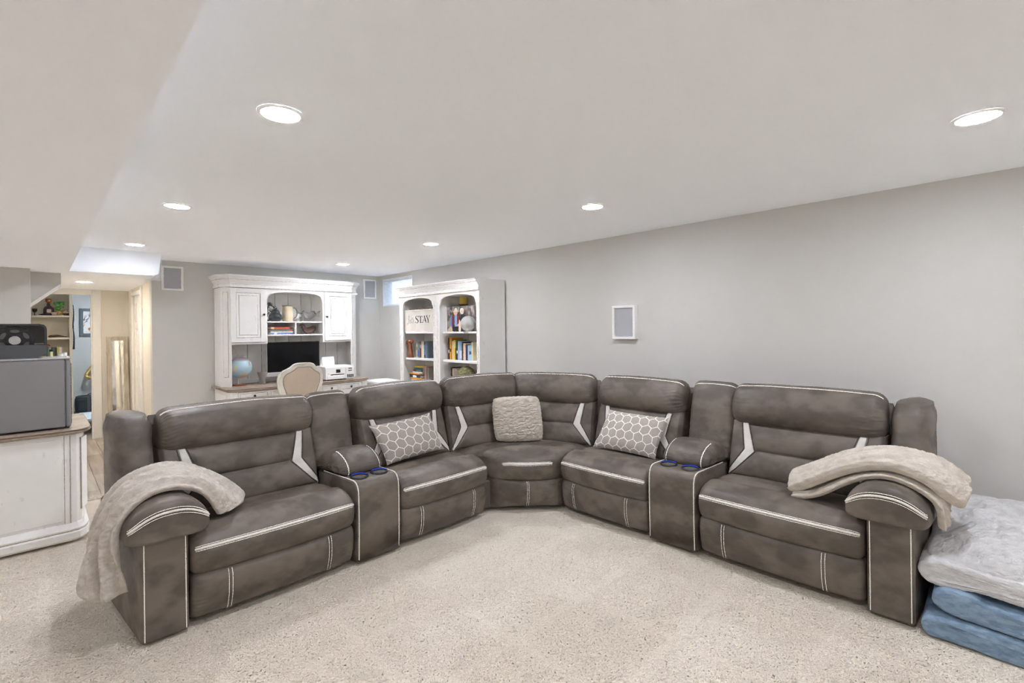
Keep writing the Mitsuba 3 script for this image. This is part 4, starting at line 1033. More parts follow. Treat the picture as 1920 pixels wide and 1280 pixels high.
row(4.70, 1.08, [(.02, .20, .16, (122, 112, 130), 'narrow mauve book at the left end of the right bookcase row'), (.028, .265, .17, (66, 36, 30), 'tall dark maroon book in the right bookcase row', ((200, 190, 150), .3, .45)), (.028, .268, .17, (208, 160, 40), 'tall mustard yellow book in the right bookcase row', ((90, 60, 40), .35, .5)),
     (.022, .26, .17, (190, 110, 36), 'orange book in the right bookcase row'), (.026, .225, .16, (222, 205, 180), 'cream book with a pink spine in the right bookcase row'), (.036, .235, .16, (222, 190, 66), 'bright yellow book in the right bookcase row', ((240, 225, 150), .6, .9)), (.022, .24, .16, (90, 130, 50), 'green-topped book in the right bookcase row', ((30, 36, 40), .05, .6)),
     (.024, .225, .16, (40, 46, 54), 'black book with white marks in the right bookcase row', ((225, 225, 225), .35, .5)), (.036, .225, .16, (172, 176, 196), 'lavender grey book in the right bookcase row'), (.040, .225, .16, (134, 166, 196), 'light blue book in the right bookcase row', ((190, 200, 215), .1, .5)), (.024, .215, .16, (58, 40, 60), 'dark plum book in the right bookcase row'),
     (.026, .20, .16, (210, 165, 120), 'peach book in the right bookcase row'), (.02, .20, .16, (226, 214, 196), 'off-white book in the right bookcase row'), (.04, .185, .16, (34, 60, 112), 'navy blue book in the right bookcase row'), (.024, .178, .16, (190, 182, 172), 'slim grey book right of the navy one'), (.042, .182, .16, (150, 194, 222), 'sky blue book in the right bookcase row', ((60, 90, 130), .4, .6)), (.03, .215, .16, (214, 206, 170), 'pale khaki book at the right end of the right bookcase row')], 3.56, None)
book(3.57, 3.73, 4.28, 4.46, 1.3205, 1.335, '-x', (140, 82, 40), 'flat brown book lying on top of the tall yellow and orange books') if False else None
# lower left: two flat stacks and leaning spines
zz = .74
for (w, h_, y1_, col, nm, bd) in ((.30, .03, 5.52, (60, 64, 66), 'dark book at the bottom of the lower-left stack', ((190, 190, 185), .3, .8)), (.24, .022, 5.44, (196, 200, 200), 'silver-grey book near the bottom of the lower-left stack', None), (.26, .026, 5.47, (196, 142, 50), 'ochre yellow book in the lower-left stack', None), (.25, .03, 5.49, (54, 60, 84), 'navy book with a pale label in the lower-left stack', ((215, 215, 220), .35, .7)),
                                  (.24, .012, 5.49, (50, 40, 44), 'thin black book in the lower-left stack', None), (.25, .018, 5.50, (222, 150, 56), 'orange-spined book in the lower-left stack', None), (.22, .016, 5.42, (214, 216, 206), 'white book in the middle of the lower-left stack', None), (.22, .03, 5.40, (58, 66, 68), 'charcoal book high in the lower-left stack', ((90, 110, 120), .2, .7)), (.20, .026, 5.38, (70, 84, 84), 'dark teal book near the top of the lower-left stack', None), (.17, .014, 5.37, (196, 176, 60), 'small yellow book on top of the lower-left stack', None)):
    book(3.53, 3.70, y1_ - w, y1_, zz, zz + h_, '-x', col, nm, band=bd); zz += h_ + .0005
row(5.175, .74, [(.04, .235, .16, (176, 134, 128), 'dusty pink upright book beside the lower-left stack'), (.028, .23, .16, (100, 92, 78), 'brown upright book at the right of the lower-left stack'), (.03, .22, .16, (120, 120, 110), 'grey upright book beside the stile, lower left')], 3.55, None)
row(4.685, .74, [(.03, .24, .16, (70, 40, 38), 'tall maroon album at the left of the lower-right shelf'), (.035, .23, .16, (200, 186, 172), 'cream book in the lower-right shelf', None), (.05, .225, .16, (172, 164, 152), 'grey-beige book in the lower-right shelf'), (.05, .215, .16, (176, 150, 122), 'tan book in the lower-right shelf'), (.035, .215, .16, (60, 48, 34), 'dark brown book in the lower-right shelf'), (.05, .205, .16, (190, 165, 130), 'straw-coloured book left of the green ball', None)], 3.60, None)
mat('m_moss', two((.12, .115, .05), (.24, .22, .11), 50), .9)
def build_moss():
    m = trimesh.creation.icosphere(4, .095); v = np.array(m.vertices); v *= (1 + .05 * (meshkit.fbm(v * 40, 3, 3) - .5)[:, None]); v[:, 1] *= 1.1
    m.vertices = v + [3.52, 4.285, .74 + .185]
    add('decor_ball', m, 'm_moss', True, None, 'olive green textured ball on the lower shelf of the right bookcase', 'decorative ball')
    add('ball_stand', lathe([(.001, .74), (.06, .74), (.06, .75), (.02, .77), (.03, .825), (.028, .825), (.001, .80)], (3.52, 4.285, 0), 24), 'm_birdwood', 40, None, 'small dark stand under the olive green ball', 'stand')
build_moss()
m = lathe([(.001, 0), (.11, 0), (.11, .008), (.05, .014), (.001, .014)], n=36); m.apply_transform(trimesh.transformations.rotation_matrix(math.pi / 2, (0, 1, 0))); m.apply_translation((3.66, 4.20, .86))
add('dark_plate', m, 'm_black', 40, None, 'dark round plate leaning behind the olive green ball', 'plate')
zz = .74
for (h_, col, nm) in ((.14, (60, 56, 54), 'thick black book at the bottom of the short stack right of the green ball'), (.03, (120, 84, 60), 'brown book in the short stack right of the green ball'), (.022, (206, 130, 60), 'orange book in the short stack right of the green ball'), (.014, (210, 190, 160), 'cream book in the short stack right of the green ball'), (.032, (46, 54, 84), 'navy book on top of the short stack right of the green ball')):
    book(3.55, 3.70, 4.015, 4.155, zz, zz + h_, '-x', col, nm); zz += h_ + .0005
# speakers set in the walls
mat('m_grille', (.40, .41, .43), .6)
def speaker(lab, ax, a0, a1, z0, z1, w, proud):
    k = thing('wall_speaker', lab, 'speaker')
    def bb(p0, p1, q0, q1, d0, d1, b=0): return box(p0, p1, w - d0, w - d1, q0, q1, b) if ax == 'y' else box(w - d0, w - d1, p0, p1, q0, q1, b)
    f = .024
    add('frame', cat(bb(a0, a0 + f, z0, z1, 0, proud, .003), bb(a1 - f, a1, z0, z1, 0, proud, .003), bb(a0, a1, z0, z0 + f, 0, proud, .003), bb(a0, a1, z1 - f, z1, 0, proud, .003)), 'm_white', False, k)
    add('grille', bb(a0 + f, a1 - f, z0 + f, z1 - f, 0, proud * .7), 'm_grille', False, k)
speaker('white framed in-wall speaker on the back wall, left of the hutch', 'y', 1.038, 1.254, 1.945, 2.235, YB, .016)
speaker('white framed in-wall speaker in the back corner, right of the hutch', 'y', 3.580, 3.796, 1.940, 2.242, YB, .016)
speaker('white framed speaker standing proud of the bare right wall', 'x', 2.255, 2.495, 1.335, 1.645, XW, .05)
# ------------------------------------------------------------------ cabinet, 3D printer and hall things on the left
side = thing('sideboard', 'antique white cabinet with curved fluted corner and brown wood top, front left', 'cabinet')
def build_sideboard():
    x0, yf, yb = -1.45, 4.50, 5.32
    cor = [(.150, yf), (.190, yf + .008), (.215, yf + .035), (.228, yf + .08), (.235, yf + .14)]
    plan = [(x0, yb), (x0, yf)] + cor + [(.235, yb)]
    add('body', prism(plan, .13, ZD - .03, 'xy'), 'm_antique', 20, side)
    add('base_moulding', mould(plan, [(-.004, .02), (.012, .02), (.026, .035), (.026, .075), (.018, .085), (.022, .10), (.006, .128), (.0, .14)]), 'm_antique', 25, side)
    add('groove', mould(plan, [(.0195, .0855), (.0215, .088), (.019, .0905)]), 'm_glaze', 25, side)
    add('top', mould(plan, [(.012, ZD - .034), (.034, ZD - .028), (.042, ZD - .018), (.030, ZD - .012), (.038, ZD - .004), (.034, ZD)]), 'm_woodtop', 20, side)
    add('foot', cat(box(x0, x0 + .06, yf + .02, yf + .08, 0, .02), box(.14, .19, yf + .03, yf + .09, 0, .02), box(.15, .21, yb - .08, yb - .02, 0, .02), box(x0, x0 + .06, yb - .08, yb - .02, 0, .02)), 'm_antique', False, side)
    add('front_panel', cat(box(x0 + .06, .118, yf - .006, yf, .16, ZD - .06, .002)), 'm_antique', False, side)
    add('groove', cat(box(.126, .129, yf - .0012, yf, .14, ZD - .04), box(.156, .159, yf - .004, yf + .004, .14, ZD - .04)), 'm_glaze', False, side)
    d = np.array([.235 - .19, .132]); L = np.linalg.norm(d); d = d / L; n = np.array([d[1], -d[0]]); o = np.array([.198, yf + .004])
    def pl(u0, u1, z0, z1, t): return prism([tuple(o + d * u0 - n * .01), tuple(o + d * u1 - n * .01), tuple(o + d * u1 + n * t), tuple(o + d * u0 + n * t)], z0, z1, 'xy')
    pk = add('corner_panel', pl(.03, L - .012, .22, ZD - .07, .012), 'm_antique', False, side)
    add('groove', cat(pl(.026, .03, .216, ZD - .066, .009), pl(L - .012, L - .008, .216, ZD - .066, .009), pl(.026, L - .008, .216, .22, .009), pl(.026, L - .008, ZD - .07, ZD - .066, .009)), 'm_glaze', False, pk)
build_sideboard()
def build_3dprinter():
    k = thing('three_d_printer', 'large grey metal 3D printer enclosure standing on the sideboard', '3D printer')
    x0, x1, y0, y1, z0, z1 = -.235, .168, 4.56, 4.95, ZD, 1.268
    add('body', box(x0, .138, y0, y1, z0 + .012, z1, .006), 'm_greymetal', False, k)
    add('corner_strip', box(.1395, x1, y0 + .001, y1, z0 + .012, z1, .008), 'm_greymetal', False, k)
    add('door_edge', box(x1, x1 + .004, y0 + .03, y1 - .01, z0 + .03, z1 - .03), 'm_black', False, k)
    mat('m_greylight', (.42, .42, .43), .35, .3)
    add('top_rim', box(x0 - .002, x1 + .003, y0 - .003, y1, z1, z1 + .012, .005), 'm_greylight', False, k)
    add('base_foot', cat(box(x0 + .02, x0 + .09, y0 + .02, y1 - .02, z0, z0 + .012), box(x1 - .08, x1 - .01, y0 + .02, y1 - .02, z0, z0 + .012)), 'm_black', False, k)
    # the feeder with its filament spools on top
    k2 = thing('filament_feeder', 'dark grey filament feeder with a smoked cover and a black spool, on the 3D printer', '3D printer accessory')
    zt = 1.281
    X0, X1, Y0, Y1 = -.32, .052, 4.665, 4.93
    prof = [(X0, zt + .02), (X0 + .03, zt), (X1 - .045, zt), (X1 - .006, zt + .03), (X1, zt + .05), (X1, zt + .092), (X0, zt + .092)]
    add('base', prism(prof, Y0 + .004, Y1), 'm_greydark', False, k2)
    out = Polygon([(X0, zt + .09), (X1, zt + .09), (X1, zt + .20), (X1 - .004, zt + .218), (X1 - .015, zt + .23), (X1 - .035, zt + .236), (X0 + .035, zt + .236), (X0 + .01, zt + .225), (X0, zt + .20)])
    inn = out.buffer(-.013).intersection(Polygon([(X0, zt + .07), (X1, zt + .07), (X1, zt + .3), (X0, zt + .3)])).union(Polygon([(X0 + .013, zt + .08), (X1 - .013, zt + .08), (X1 - .013, zt + .12), (X0 + .013, zt + .12)]))
    add('cover_frame', prism(out.difference(inn), Y0, Y1), 'm_smoke', False, k2)
    add('cover_window', prism(out.buffer(-.012), Y0 + .004, Y0 + .006), 'm_thinpane', False, k2)
    add('cover_back', prism(out.buffer(-.01), Y1 - .008, Y1 - .004), 'm_greyin', False, k2)
    c = (-.105, 1.405)
    for j, yy in enumerate((Y0 + .02, Y0 + .085, Y0 + .15)):
        sp = numbered(k2 + '__spool')
        t = np.linspace(0, 2 * np.pi, 60)[:-1]
        disc = Polygon([(c[0] + .097 * np.cos(a), c[1] + .097 * np.sin(a)) for a in t])
        hub = Polygon([(c[0] + .030 * np.cos(a), c[1] + .030 * np.sin(a)) for a in t])
        holes = disc.difference(hub)
        for q in range(6):
            a0 = math.pi / 2 + q * math.pi / 3
            e = [(c[0] + .063 * math.cos(a0) + (.024 if True else 0) * math.cos(a) * -math.sin(a0) + .012 * math.sin(a) * math.cos(a0), c[1] + .063 * math.sin(a0) + .024 * math.cos(a) * math.cos(a0) + .012 * math.sin(a) * math.sin(a0)) for a in t]
            holes = holes.difference(Polygon(e))
        m = cat(prism(holes, yy, yy + .003), prism(holes, yy + .05, yy + .053), prism(disc.buffer(-.02).difference(hub), yy + .004, yy + .049))
        scene[sp] = mikit.ply(m, 'm_spool', smooth=False); tag(sp, 'black plastic spool with round cut-outs')
        if j == 0: scene[numbered(sp + '__hub')] = mikit.ply(prism(hub.buffer(-.001), yy + .002, yy + .006), 'm_hub', smooth=False)
        scene[numbered(sp + '__winding')] = mikit.ply(prism(disc.buffer(-.012).difference(disc.buffer(-.06)), yy + .0035, yy + .0495), 'm_greydark', smooth=False)
scene['m_thinpane'] = {'type': 'thindielectric', 'int_ior': 1.22}
mat('m_smoke', (.016, .017, .018), .08, clearcoat=1.0)
mat('m_greyin', (.30, .30, .30), .5)
mat('m_spool', (.006, .007, .009), .5, spec=.25)
mat('m_hub', (.42, .42, .41), .5)
build_3dprinter()
mat('m_glue', (.62, .60, .30), .4)
k = thing('glue_stick', 'small yellow-green glue stick with a black cap on top of the 3D printer', 'glue stick')
add('tube', cyl((.075, 4.86, 1.2805), (.075, 4.86, 1.318), .010, 16), 'm_glue', 30, k); add('cap', cyl((.075, 4.86, 1.318), (.075, 4.86, 1.332), .0105, 16), 'm_black', 30, k)
add('scraper', box(.10, .155, 4.70, 4.715, 1.2805, 1.286, .002), 'm_alu', False, None, 'flat silver scraper lying on top of the 3D printer', 'tool')
add('white_spool_clip', cat(cyl((.125, 4.86, 1.2805), (.125, 4.86, 1.30), .016, 16), cyl((.150, 4.88, 1.2805), (.150, 4.88, 1.306), .012, 16)), 'm_white', 30, None, 'small white plastic print on top of the 3D printer', 'plastic part')

# leaning mirror
def build_mirror():
    k = thing('leaning_mirror', 'tall narrow mirror in a greige wood frame leaning in the hall corner', 'mirror')
    x0, x1, Hh = .690, .925, 1.41; f = .052
    R = trimesh.transformations.rotation_matrix(-math.atan2(.155, Hh), (1, 0, 0))
    def L(m):
        m.apply_transform(R); m.apply_translation((0, 8.575, 0)); return m
    add('frame', L(cat(box(x0, x0 + f, -.012, .02, 0, Hh, .004), box(x1 - f, x1, -.012, .02, 0, Hh, .004), box(x0 + f, x1 - f, -.012, .02, Hh - f, Hh, .004), box(x0 + f, x1 - f, -.012, .02, 0, f, .004))), 'm_mirrorframe', False, k)
    add('glass', L(box(x0 + f - .004, x1 - f + .004, .0, .006, f - .004, Hh - f + .004)), 'm_mirror', False, k)
build_mirror()

# built-in shelves seen through the doorway and what stands on them
mat('m_shelfcream', (.66, .63, .55), .5)
def build_shelves():
    k = thing('wall_shelves', 'built-in cream shelves in the room beyond the hall, under the stair slope', 'shelving unit')
    x0, x1, yf, yb = -.45, .367, 9.25, 9.56
    add('side', box(x1 - .034, x1, yf, yb, 0, 2.15, .002), 'm_shelfcream', False, k)
    add('side', box(x0, x0 + .034, yf, yb, 0, 2.15, .002), 'm_shelfcream', False, k)
    add('back', box(x0, x1, yb, yb + .012, 0, 2.15), 'm_shelfcream', False, k)
    add('header', box(x0, x1, yf, yf + .02, 2.02, 2.15, .002), 'm_shelfcream', False, k)
    for z in (1.712, 1.40, 1.14, .80, .46, .10):
        add('shelf', box(x0 + .034, x1 - .034, yf + .004, yb, z - .026, z, .002), 'm_shelfcream', False, k)
build_shelves()
mat('m_purple', (.07, .04, .055), .15, clearcoat=1.0); mat('m_copper', (.42, .17, .07), .3, .6); mat('m_gold', (.62, .42, .14), .3, .8)
mat('m_greenglass', two((.02, .16, .03), (.12, .38, .08), 40), .12, clearcoat=1.0); mat('m_pink', two((.55, .38, .36), (.70, .60, .56), 60), .4)
k = thing('decanter', 'dark round decanter with an amber stopper on the top closet shelf', 'bottle')
c = (.125, 9.38, 1.712)
add('body', lathe([(.001, 0), (.045, 0), (.055, .02), (.055, .09), (.04, .125), (.02, .14), (.018, .17), (.001, .17)], c, 28), 'm_purple', True, k)
add('stopper', cat(lathe([(.012, .17), (.014, .18), (.03, .19), (.036, .21), (.03, .235), (.001, .24)], c, 24)), 'm_copper', True, k)
add('label', box(.105, .15, 9.321, 9.325, 1.75, 1.80, .001), 'm_pink', False, k)
k = thing('glass_plant', 'green glass leaf ornament in a gold pot on the top closet shelf', 'ornament')
c = np.array((.235, 9.37, 1.712))
add('pot', lathe([(.001, 0), (.03, 0), (.045, .02), (.05, .05), (.042, .07), (.001, .065)], c, 24), 'm_gold', True, k)
rg = np.random.default_rng(4)
for i in range(11):
    a = rg.uniform(0, 2 * np.pi); r = rg.uniform(.015, .055); zz = rg.uniform(.085, .185)
    m = trimesh.creation.icosphere(2, 1); m.apply_scale((.026, .010, .020)); m.apply_transform(trimesh.transformations.rotation_matrix(rg.uniform(-.8, .8), (0, 1, 0))); m.apply_transform(trimesh.transformations.rotation_matrix(rg.uniform(-.6, .6), (0, 0, 1)))
    p = c + (r * np.cos(a), r * np.sin(a) * .6, zz); m.apply_translation(p)
    lk = add('leaf', m, 'm_greenglass', True, k)
    add('stalk', tube([c + (0, 0, .06), (c + (0, 0, .06) + p) / 2 + (0, 0, .01), p], .003, 6), 'm_greenglass', True, k)
k = thing('lidded_bowl', 'small round lidded bowl at the right end of the top closet shelf', 'bowl')
c = (.302, 9.36, 1.712)
add('bowl', lathe([(.001, 0), (.025, 0), (.038, .02), (.038, .035), (.001, .035)], c, 24), 'm_birdwood', True, k); add('lid', lathe([(.039, .035), (.036, .05), (.016, .065), (.006, .07), (.006, .082), (.001, .084)], c, 24), 'm_pink', True, k)
k = thing('tea_cup', 'small white and pink cup in front of the dark decanter', 'cup')
add('cup', lathe([(.001, 0), (.016, 0), (.03, .03), (.034, .045), (.030, .045), (.001, .008)], (.178, 9.30, 1.712), 24), 'm_pink', True, k)
add('handle', tube(spline([(.208, 9.30, 1.75), (.226, 9.30, 1.745), (.222, 9.30, 1.725), (.20, 9.30, 1.722)], 16), .004, 6), 'm_pink', True, k)
add('gold_figurine', cat(ball((.243, 9.29, 1.725), .014, 2), ball((.25, 9.29, 1.748), .010, 2), ball((.262, 9.29, 1.72), .012, 2, (1.3, 1, .7))), 'm_gold', True, None, 'tiny gold animal figurine in front of the gold pot', 'figurine')
k = thing('goblet', 'dark metal goblet at the left of the top closet shelf', 'goblet')
add('stem', lathe([(.001, 0), (.022, 0), (.02, .006), (.005, .012), (.005, .04), (.018, .05), (.026, .07), (.027, .095), (.023, .095), (.012, .052), (.001, .05)], (-.015, 9.35, 1.712), 24), 'm_knob', True, k)
add('toy_dinosaur', cat(tube(spline([(.02, 9.34, 1.722), (.05, 9.34, 1.727), (.08, 9.34, 1.732), (.095, 9.34, 1.755)], 20), np.interp(np.linspace(0, 1, 20), [0, .5, .8, 1], [.004, .012, .007, .006]), 8), cyl((.06, 9.34, 1.7125), (.06, 9.34, 1.725), .005, 8), cyl((.08, 9.335, 1.7125), (.08, 9.335, 1.727), .005, 8)), 'm_knob', True, None, 'small dark animal figure on the top closet shelf, left of the decanter', 'figurine')
m = tube(spline([(.12, 9.36, 1.418), (.17, 9.36, 1.421), (.22, 9.36, 1.424), (.28, 9.36, 1.413), (.318, 9.36, 1.408)], 30), np.interp(np.linspace(0, 1, 30), [0, .1, .4, .7, 1], [.008, .017, .018, .010, .004]), 10)
add('dagger', m, 'm_birdwood', True, None, 'long dark brown ornamental dagger lying on the second closet shelf', 'dagger')
bx_ = .095
for (t, hh, col, nm) in ((.02, .135, (60, 100, 110), 'teal book on the third closet shelf'), (.014, .13, (120, 150, 110), 'green book on the third closet shelf'), (.012, .125, (170, 165, 140), 'beige book on the third closet shelf'), (.018, .125, (40, 40, 44), 'black book on the third closet shelf, left of three'), (.02, .125, (70, 74, 72), 'charcoal book on the third closet shelf, middle of three'), (.02, .124, (52, 50, 50), 'dark book on the third closet shelf, right of three'), (.018, .13, (196, 188, 110), 'pale yellow book on the third closet shelf'), (.03, .128, (215, 205, 205), 'white and red book at the right of the third closet shelf')):
    book(bx_, bx_ + t - .0006, 9.28, 9.40, 1.14, 1.14 + hh, '-y', col, nm); bx_ += t + .001
add('red_toy', tube(spline([(.085, 9.33, 1.287), (.11, 9.33, 1.30), (.135, 9.33, 1.288)], 12), [.004] + [.008] * 10 + [.004], 8), bookmat((170, 40, 40)), True, None, 'small red toy lying on top of the teal and green books', 'toy')
add('hanging_strap', tube(spline([(.374, 9.235, 1.86), (.377, 9.235, 1.70), (.371, 9.235, 1.55), (.379, 9.235, 1.42), (.374, 9.235, 1.23)], 40), np.interp(np.linspace(0, 1, 40), [0, .3, .6, 1], [.004, .008, .006, .012]), 8), 'm_black', True, None, 'black strap hanging along the right side of the closet shelves', 'strap')
# picture, saxophone, bag and low table by the blue-grey wall
def art_col(p, n, uv):
    u, v = (p.x - .545) / .36, (p.z - 1.456) / .37
    s = mikit.smoothstep(.62, .70, mikit.fbm(u * 5 + v * 6, (v - u) * 22, 0, 3)) * mikit.smoothstep(.3, .45, v)
    r = mikit.smoothstep(.50, .60, mikit.fbm(u * 9, v * 5, 3, 3)) * mikit.smoothstep(.48, .34, v) * mikit.smoothstep(.05, .16, v)
    return mikit.mix(mikit.mix(C3((.72, .73, .74)), C3((.09, .10, .12)), s), C3((.46, .19, .08)), r)
mat('m_art', P_(art_col), .5); mat('m_slateframe', (.10, .13, .165), .5)
k = thing('wall_picture', 'slate-framed abstract picture on the blue-grey wall beyond the doorway', 'picture')
x0, x1, z0, z1, f, yw = .505, .945, 1.412, 1.870, .045, 10.62
add('frame', cat(box(x0, x0 + f, yw - .03, yw - .002, z0, z1, .003), box(x1 - f, x1, yw - .03, yw - .002, z0, z1, .003), box(x0 + f, x1 - f, yw - .03, yw - .002, z0, z0 + f, .003), box(x0 + f, x1 - f, yw - .03, yw - .002, z1 - f, z1, .003)), 'm_slateframe', False, k)
add('print', box(x0 + f, x1 - f, yw - .014, yw - .004, z0 + f, z1 - f), 'm_art', False, k)
mat('m_brass', (.88, .70, .34), .25, .75)
def build_sax():
    k = thing('saxophone', 'brass saxophone hanging on the blue-grey wall beyond the doorway', 'saxophone')
    y = 10.54
    pts = spline([(.80, y, 1.28), (.775, y, 1.20), (.70, y, 1.02), (.60, y, .82), (.575, y - .01, .765), (.585, y - .02, .735), (.62, y - .03, .725), (.655, y - .03, .745), (.69, y - .03, .81), (.72, y - .03, .90)], 80)
    r = np.interp(np.linspace(0, 1, 80), [0, .1, .5, .72, .85, .95, 1], [.008, .012, .024, .032, .042, .055, .075])
    add('body', tube(pts, r, 18), 'm_brass', True, k)
    for i in range(9):
        p = pts[22 + i * 4] + np.array([-.012, -r[22 + i * 4] - .004, .01])
        add('key', lathe([(.001, .006), (.011, .005), (.013, 0), (.001, -.002)], p, 14), 'm_brass', True, k)
    add('key_rod', tube(pts[14:60] + np.array([-.022, -.02, .012]), .003, 6), 'm_brass', True, k)
    add('bell_guard', tube(spline([(.60, y - .06, .78), (.63, y - .075, .80), (.66, y - .07, .79)], 16), .004, 6), 'm_brass', True, k)
    add('wall_hook', cyl((.76, 10.52, 1.16), (.76, 10.618, 1.16), .006, 10), 'm_black', True, k)
build_sax()
mat('m_bag', (.022, .03, .04), .5)
k = thing('bag', 'black soft bag with a handle on the low grey table by the blue wall', 'bag')
R_ = np.stack([np.stack([.635 + .215 * s * np.sign(np.cos(t)) * np.abs(np.cos(t)) ** .4, 10.30 + .10 * s * np.sign(np.sin(t)) * np.abs(np.sin(t)) ** .5, np.full(40, z)], 1) for t in [np.linspace(0, 2 * np.pi, 40, endpoint=False)] for z, s in ((.202, .9), (.215, .98), (.30, 1.0), (.40, .99), (.445, .93), (.46, .8))])
add('body', loft(R_), 'm_bag', 40, k)
add('handle', tube(spline([(.57, 10.30, .455), (.59, 10.30, .478), (.64, 10.30, .485), (.69, 10.30, .478), (.71, 10.30, .455)], 24), .007, 8), 'm_bag', True, k)
add('zip', box(.45, .83, 10.195, 10.20, .40, .408), 'm_greydark', False, k)
add('strap', box(.565, .60, 10.192, 10.199, .21, .45), 'm_greydark', False, k)
k = thing('low_table', 'low grey table under the black bag, beyond the doorway', 'table')
mat('m_tablegrey', (.16, .18, .20), .5)
add('top', box(.38, 1.35, 9.15, 10.45, .17, .2, .006), 'm_tablegrey', False, k)
for xx in (.42, 1.28):
    for yy in (9.22, 10.38): add('leg', box(xx, xx + .05, yy - .03, yy + .02, 0, .17), 'm_tablegrey', False, k)
mat('m_paleblue', two((.50, .60, .68), (.60, .68, .74), 14), .7)
add('cloth', box(.46, 1.1, 9.3, 10.15, .2005, .206, .002), 'm_paleblue', False, None, 'pale blue sheet lying on the low grey table', 'sheet')

# ------------------------------------------------------------------ pillows and throws
def hex_col(p, n, uv):
    w = .074
    x, y = uv.x / w, uv.y / (w * 1.02)
    x = x + .06 * dr.sin(y * 3.5)
    def hexd(ax, ay):
        ax, ay = dr.abs(ax), dr.abs(ay); return dr.maximum(ax * .5 + ay * .8660254, ax)
    s = 1.7320508
    a1, b1 = x - dr.floor(x) - .5, y - s * dr.floor(y / s) - s / 2
    x2, y2 = x + .5, y + s / 2
    a2, b2 = x2 - dr.floor(x2) - .5, y2 - s * dr.floor(y2 / s) - s / 2
    d = dr.minimum(hexd(a1, b1), hexd(a2, b2))
    e = mikit.smoothstep(.450, .463, d)
    t = .85 + .3 * mikit.noise(uv.x * 900, uv.y * 900, 0)
    return mikit.mix(C3((.40, .36, .32)) * t, C3((.86, .83, .77)), e)
mat('m_hex', P_(hex_col), .8, sheen=.4)
def pillow(name, c4, th, mat_, label, catn, cell=None, fur=0.0, n=64, pinch=.05, seed=1, group=None, rnd=0.0):
    """c4: corners BL, BR, TR, TL in the room; the pillow bulges th on each side of that plane."""
    BL, BR, TR, TL = map(np.asarray, c4)
    u = np.linspace(0, 1, n); U, V = np.meshgrid(u, u, indexing='ij')
    W, Hh = np.linalg.norm(BR - BL), np.linalg.norm(TL - BL)
    # edges bow inwards between the corners
    Ue = U + (.5 - U) * pinch * (1 - (2 * V - 1) ** 4) * (np.abs(2 * U - 1) ** 3) * 1.0
    Ve = V + (.5 - V) * pinch * (1 - (2 * U - 1) ** 4) * (np.abs(2 * V - 1) ** 3) * 1.3
    a_, b_ = 2 * Ue - 1, 2 * Ve - 1; Ue, Ve = (a_ * np.sqrt(1 - rnd * b_ ** 4) + 1) / 2, (b_ * np.sqrt(1 - rnd * a_ ** 4) + 1) / 2
    if fur: Ue = Ue + .003 * np.sin(V * 60 + 9 * V * V); Ve = Ve + .003 * np.sin(U * 55 + 7 * U * U)
    P = BL + (BR - BL) * Ue[..., None] + (TL - BL) * Ve[..., None] + (TR - TL - BR + BL) * (Ue * Ve)[..., None]
    nrm = np.cross(BR - BL, TL - BL); nrm /= np.linalg.norm(nrm)
    a, b = 1 - np.abs(2 * U - 1) ** 2.6, 1 - np.abs(2 * V - 1) ** 2.6
    h = th * (np.clip(a, 0, 1) * np.clip(b, 0, 1)) ** .55
    f = meshkit.fbm(np.stack([U * W * 9, V * Hh * 9, U * 0 + seed], -1), 3, seed) - .5
    edge = np.clip(np.minimum(np.minimum(U, 1 - U), np.minimum(V, 1 - V)) / .05, 0, 1)
    h = h + .05 * th * 8 * f * edge * .35
    if fur:
        g = meshkit.fbm(np.stack([U * W * 26, V * Hh * 55, U * 0 + seed], -1), 3, seed + 3) - .5
        h = h + fur * (1 - np.abs(g) * 4) * edge
    F = P + nrm * h[..., None]; B = P - nrm * (h * .8)[..., None]
    m = slab(F, B)
    uvs = np.stack([U * W, V * Hh], -1).reshape(-1, 2)
    # slab() may reorder nothing: front grid first, back grid second
    key = add(name, trimesh.Trimesh(m.vertices, m.faces, process=False), mat_, True, None, label, catn, group, uv=np.vstack([uvs, uvs]))
    return key
pillow('throw_pillow', [(1.770, 3.06, .475), (2.295, 3.085, .490), (2.215, 3.165, .785), (1.675, 3.145, .762)], .062, 'm_hex', 'taupe cushion with cream hexagon pattern tilted on the left wing beside its console', 'pillow', seed=3)
pillow('throw_pillow', [(3.185, 2.285, .480), (3.225, 1.755, .465), (3.345, 1.70, .765), (3.335, 2.225, .772)], .062, 'm_hex', 'taupe cushion with cream hexagon pattern on the right wing seat', 'pillow', seed=5)
def fur_tex(c1, c2):
    def fn(p, n, uv):
        a = mikit.fbm(p.x * 30, p.y * 30, p.z * 46, 3); b = N_(p.x * 420, p.y * 420, p.z * 420)
        return mikit.mix(C3(c1), C3(c2), mikit.smoothstep(.32, .68, a)) * (.88 + .2 * b)
    return P_(fn)
def fur_bump(p, n, uv):
    return mikit.fbm(p.x * 150, p.y * 150, p.z * 90, 3) + .8 * mikit.fbm(p.x * 38, p.y * 38, p.z * 62, 3)
mat('m_furcream', fur_tex((.56, .50, .43), (.64, .58, .505)), .9, bump=P_(fur_bump, 1e-3), bscale=.012, sheen=.6, spec=.1)
mat('m_furtaupe', fur_tex((.53, .475, .42), (.62, .565, .505)), .9, bump=P_(fur_bump, 1e-3), bscale=.012, sheen=.6, spec=.1)
mat('m_furgrey', fur_tex((.62, .615, .61), (.70, .695, .69)), .9, bump=P_(fur_bump, 1e-3), bscale=.012, sheen=.6, spec=.1)
mat('m_furblue', fur_tex((.20, .29, .40), (.29, .40, .52)), .9, bump=P_(fur_bump, 1e-3), bscale=.012, sheen=.6, spec=.1)
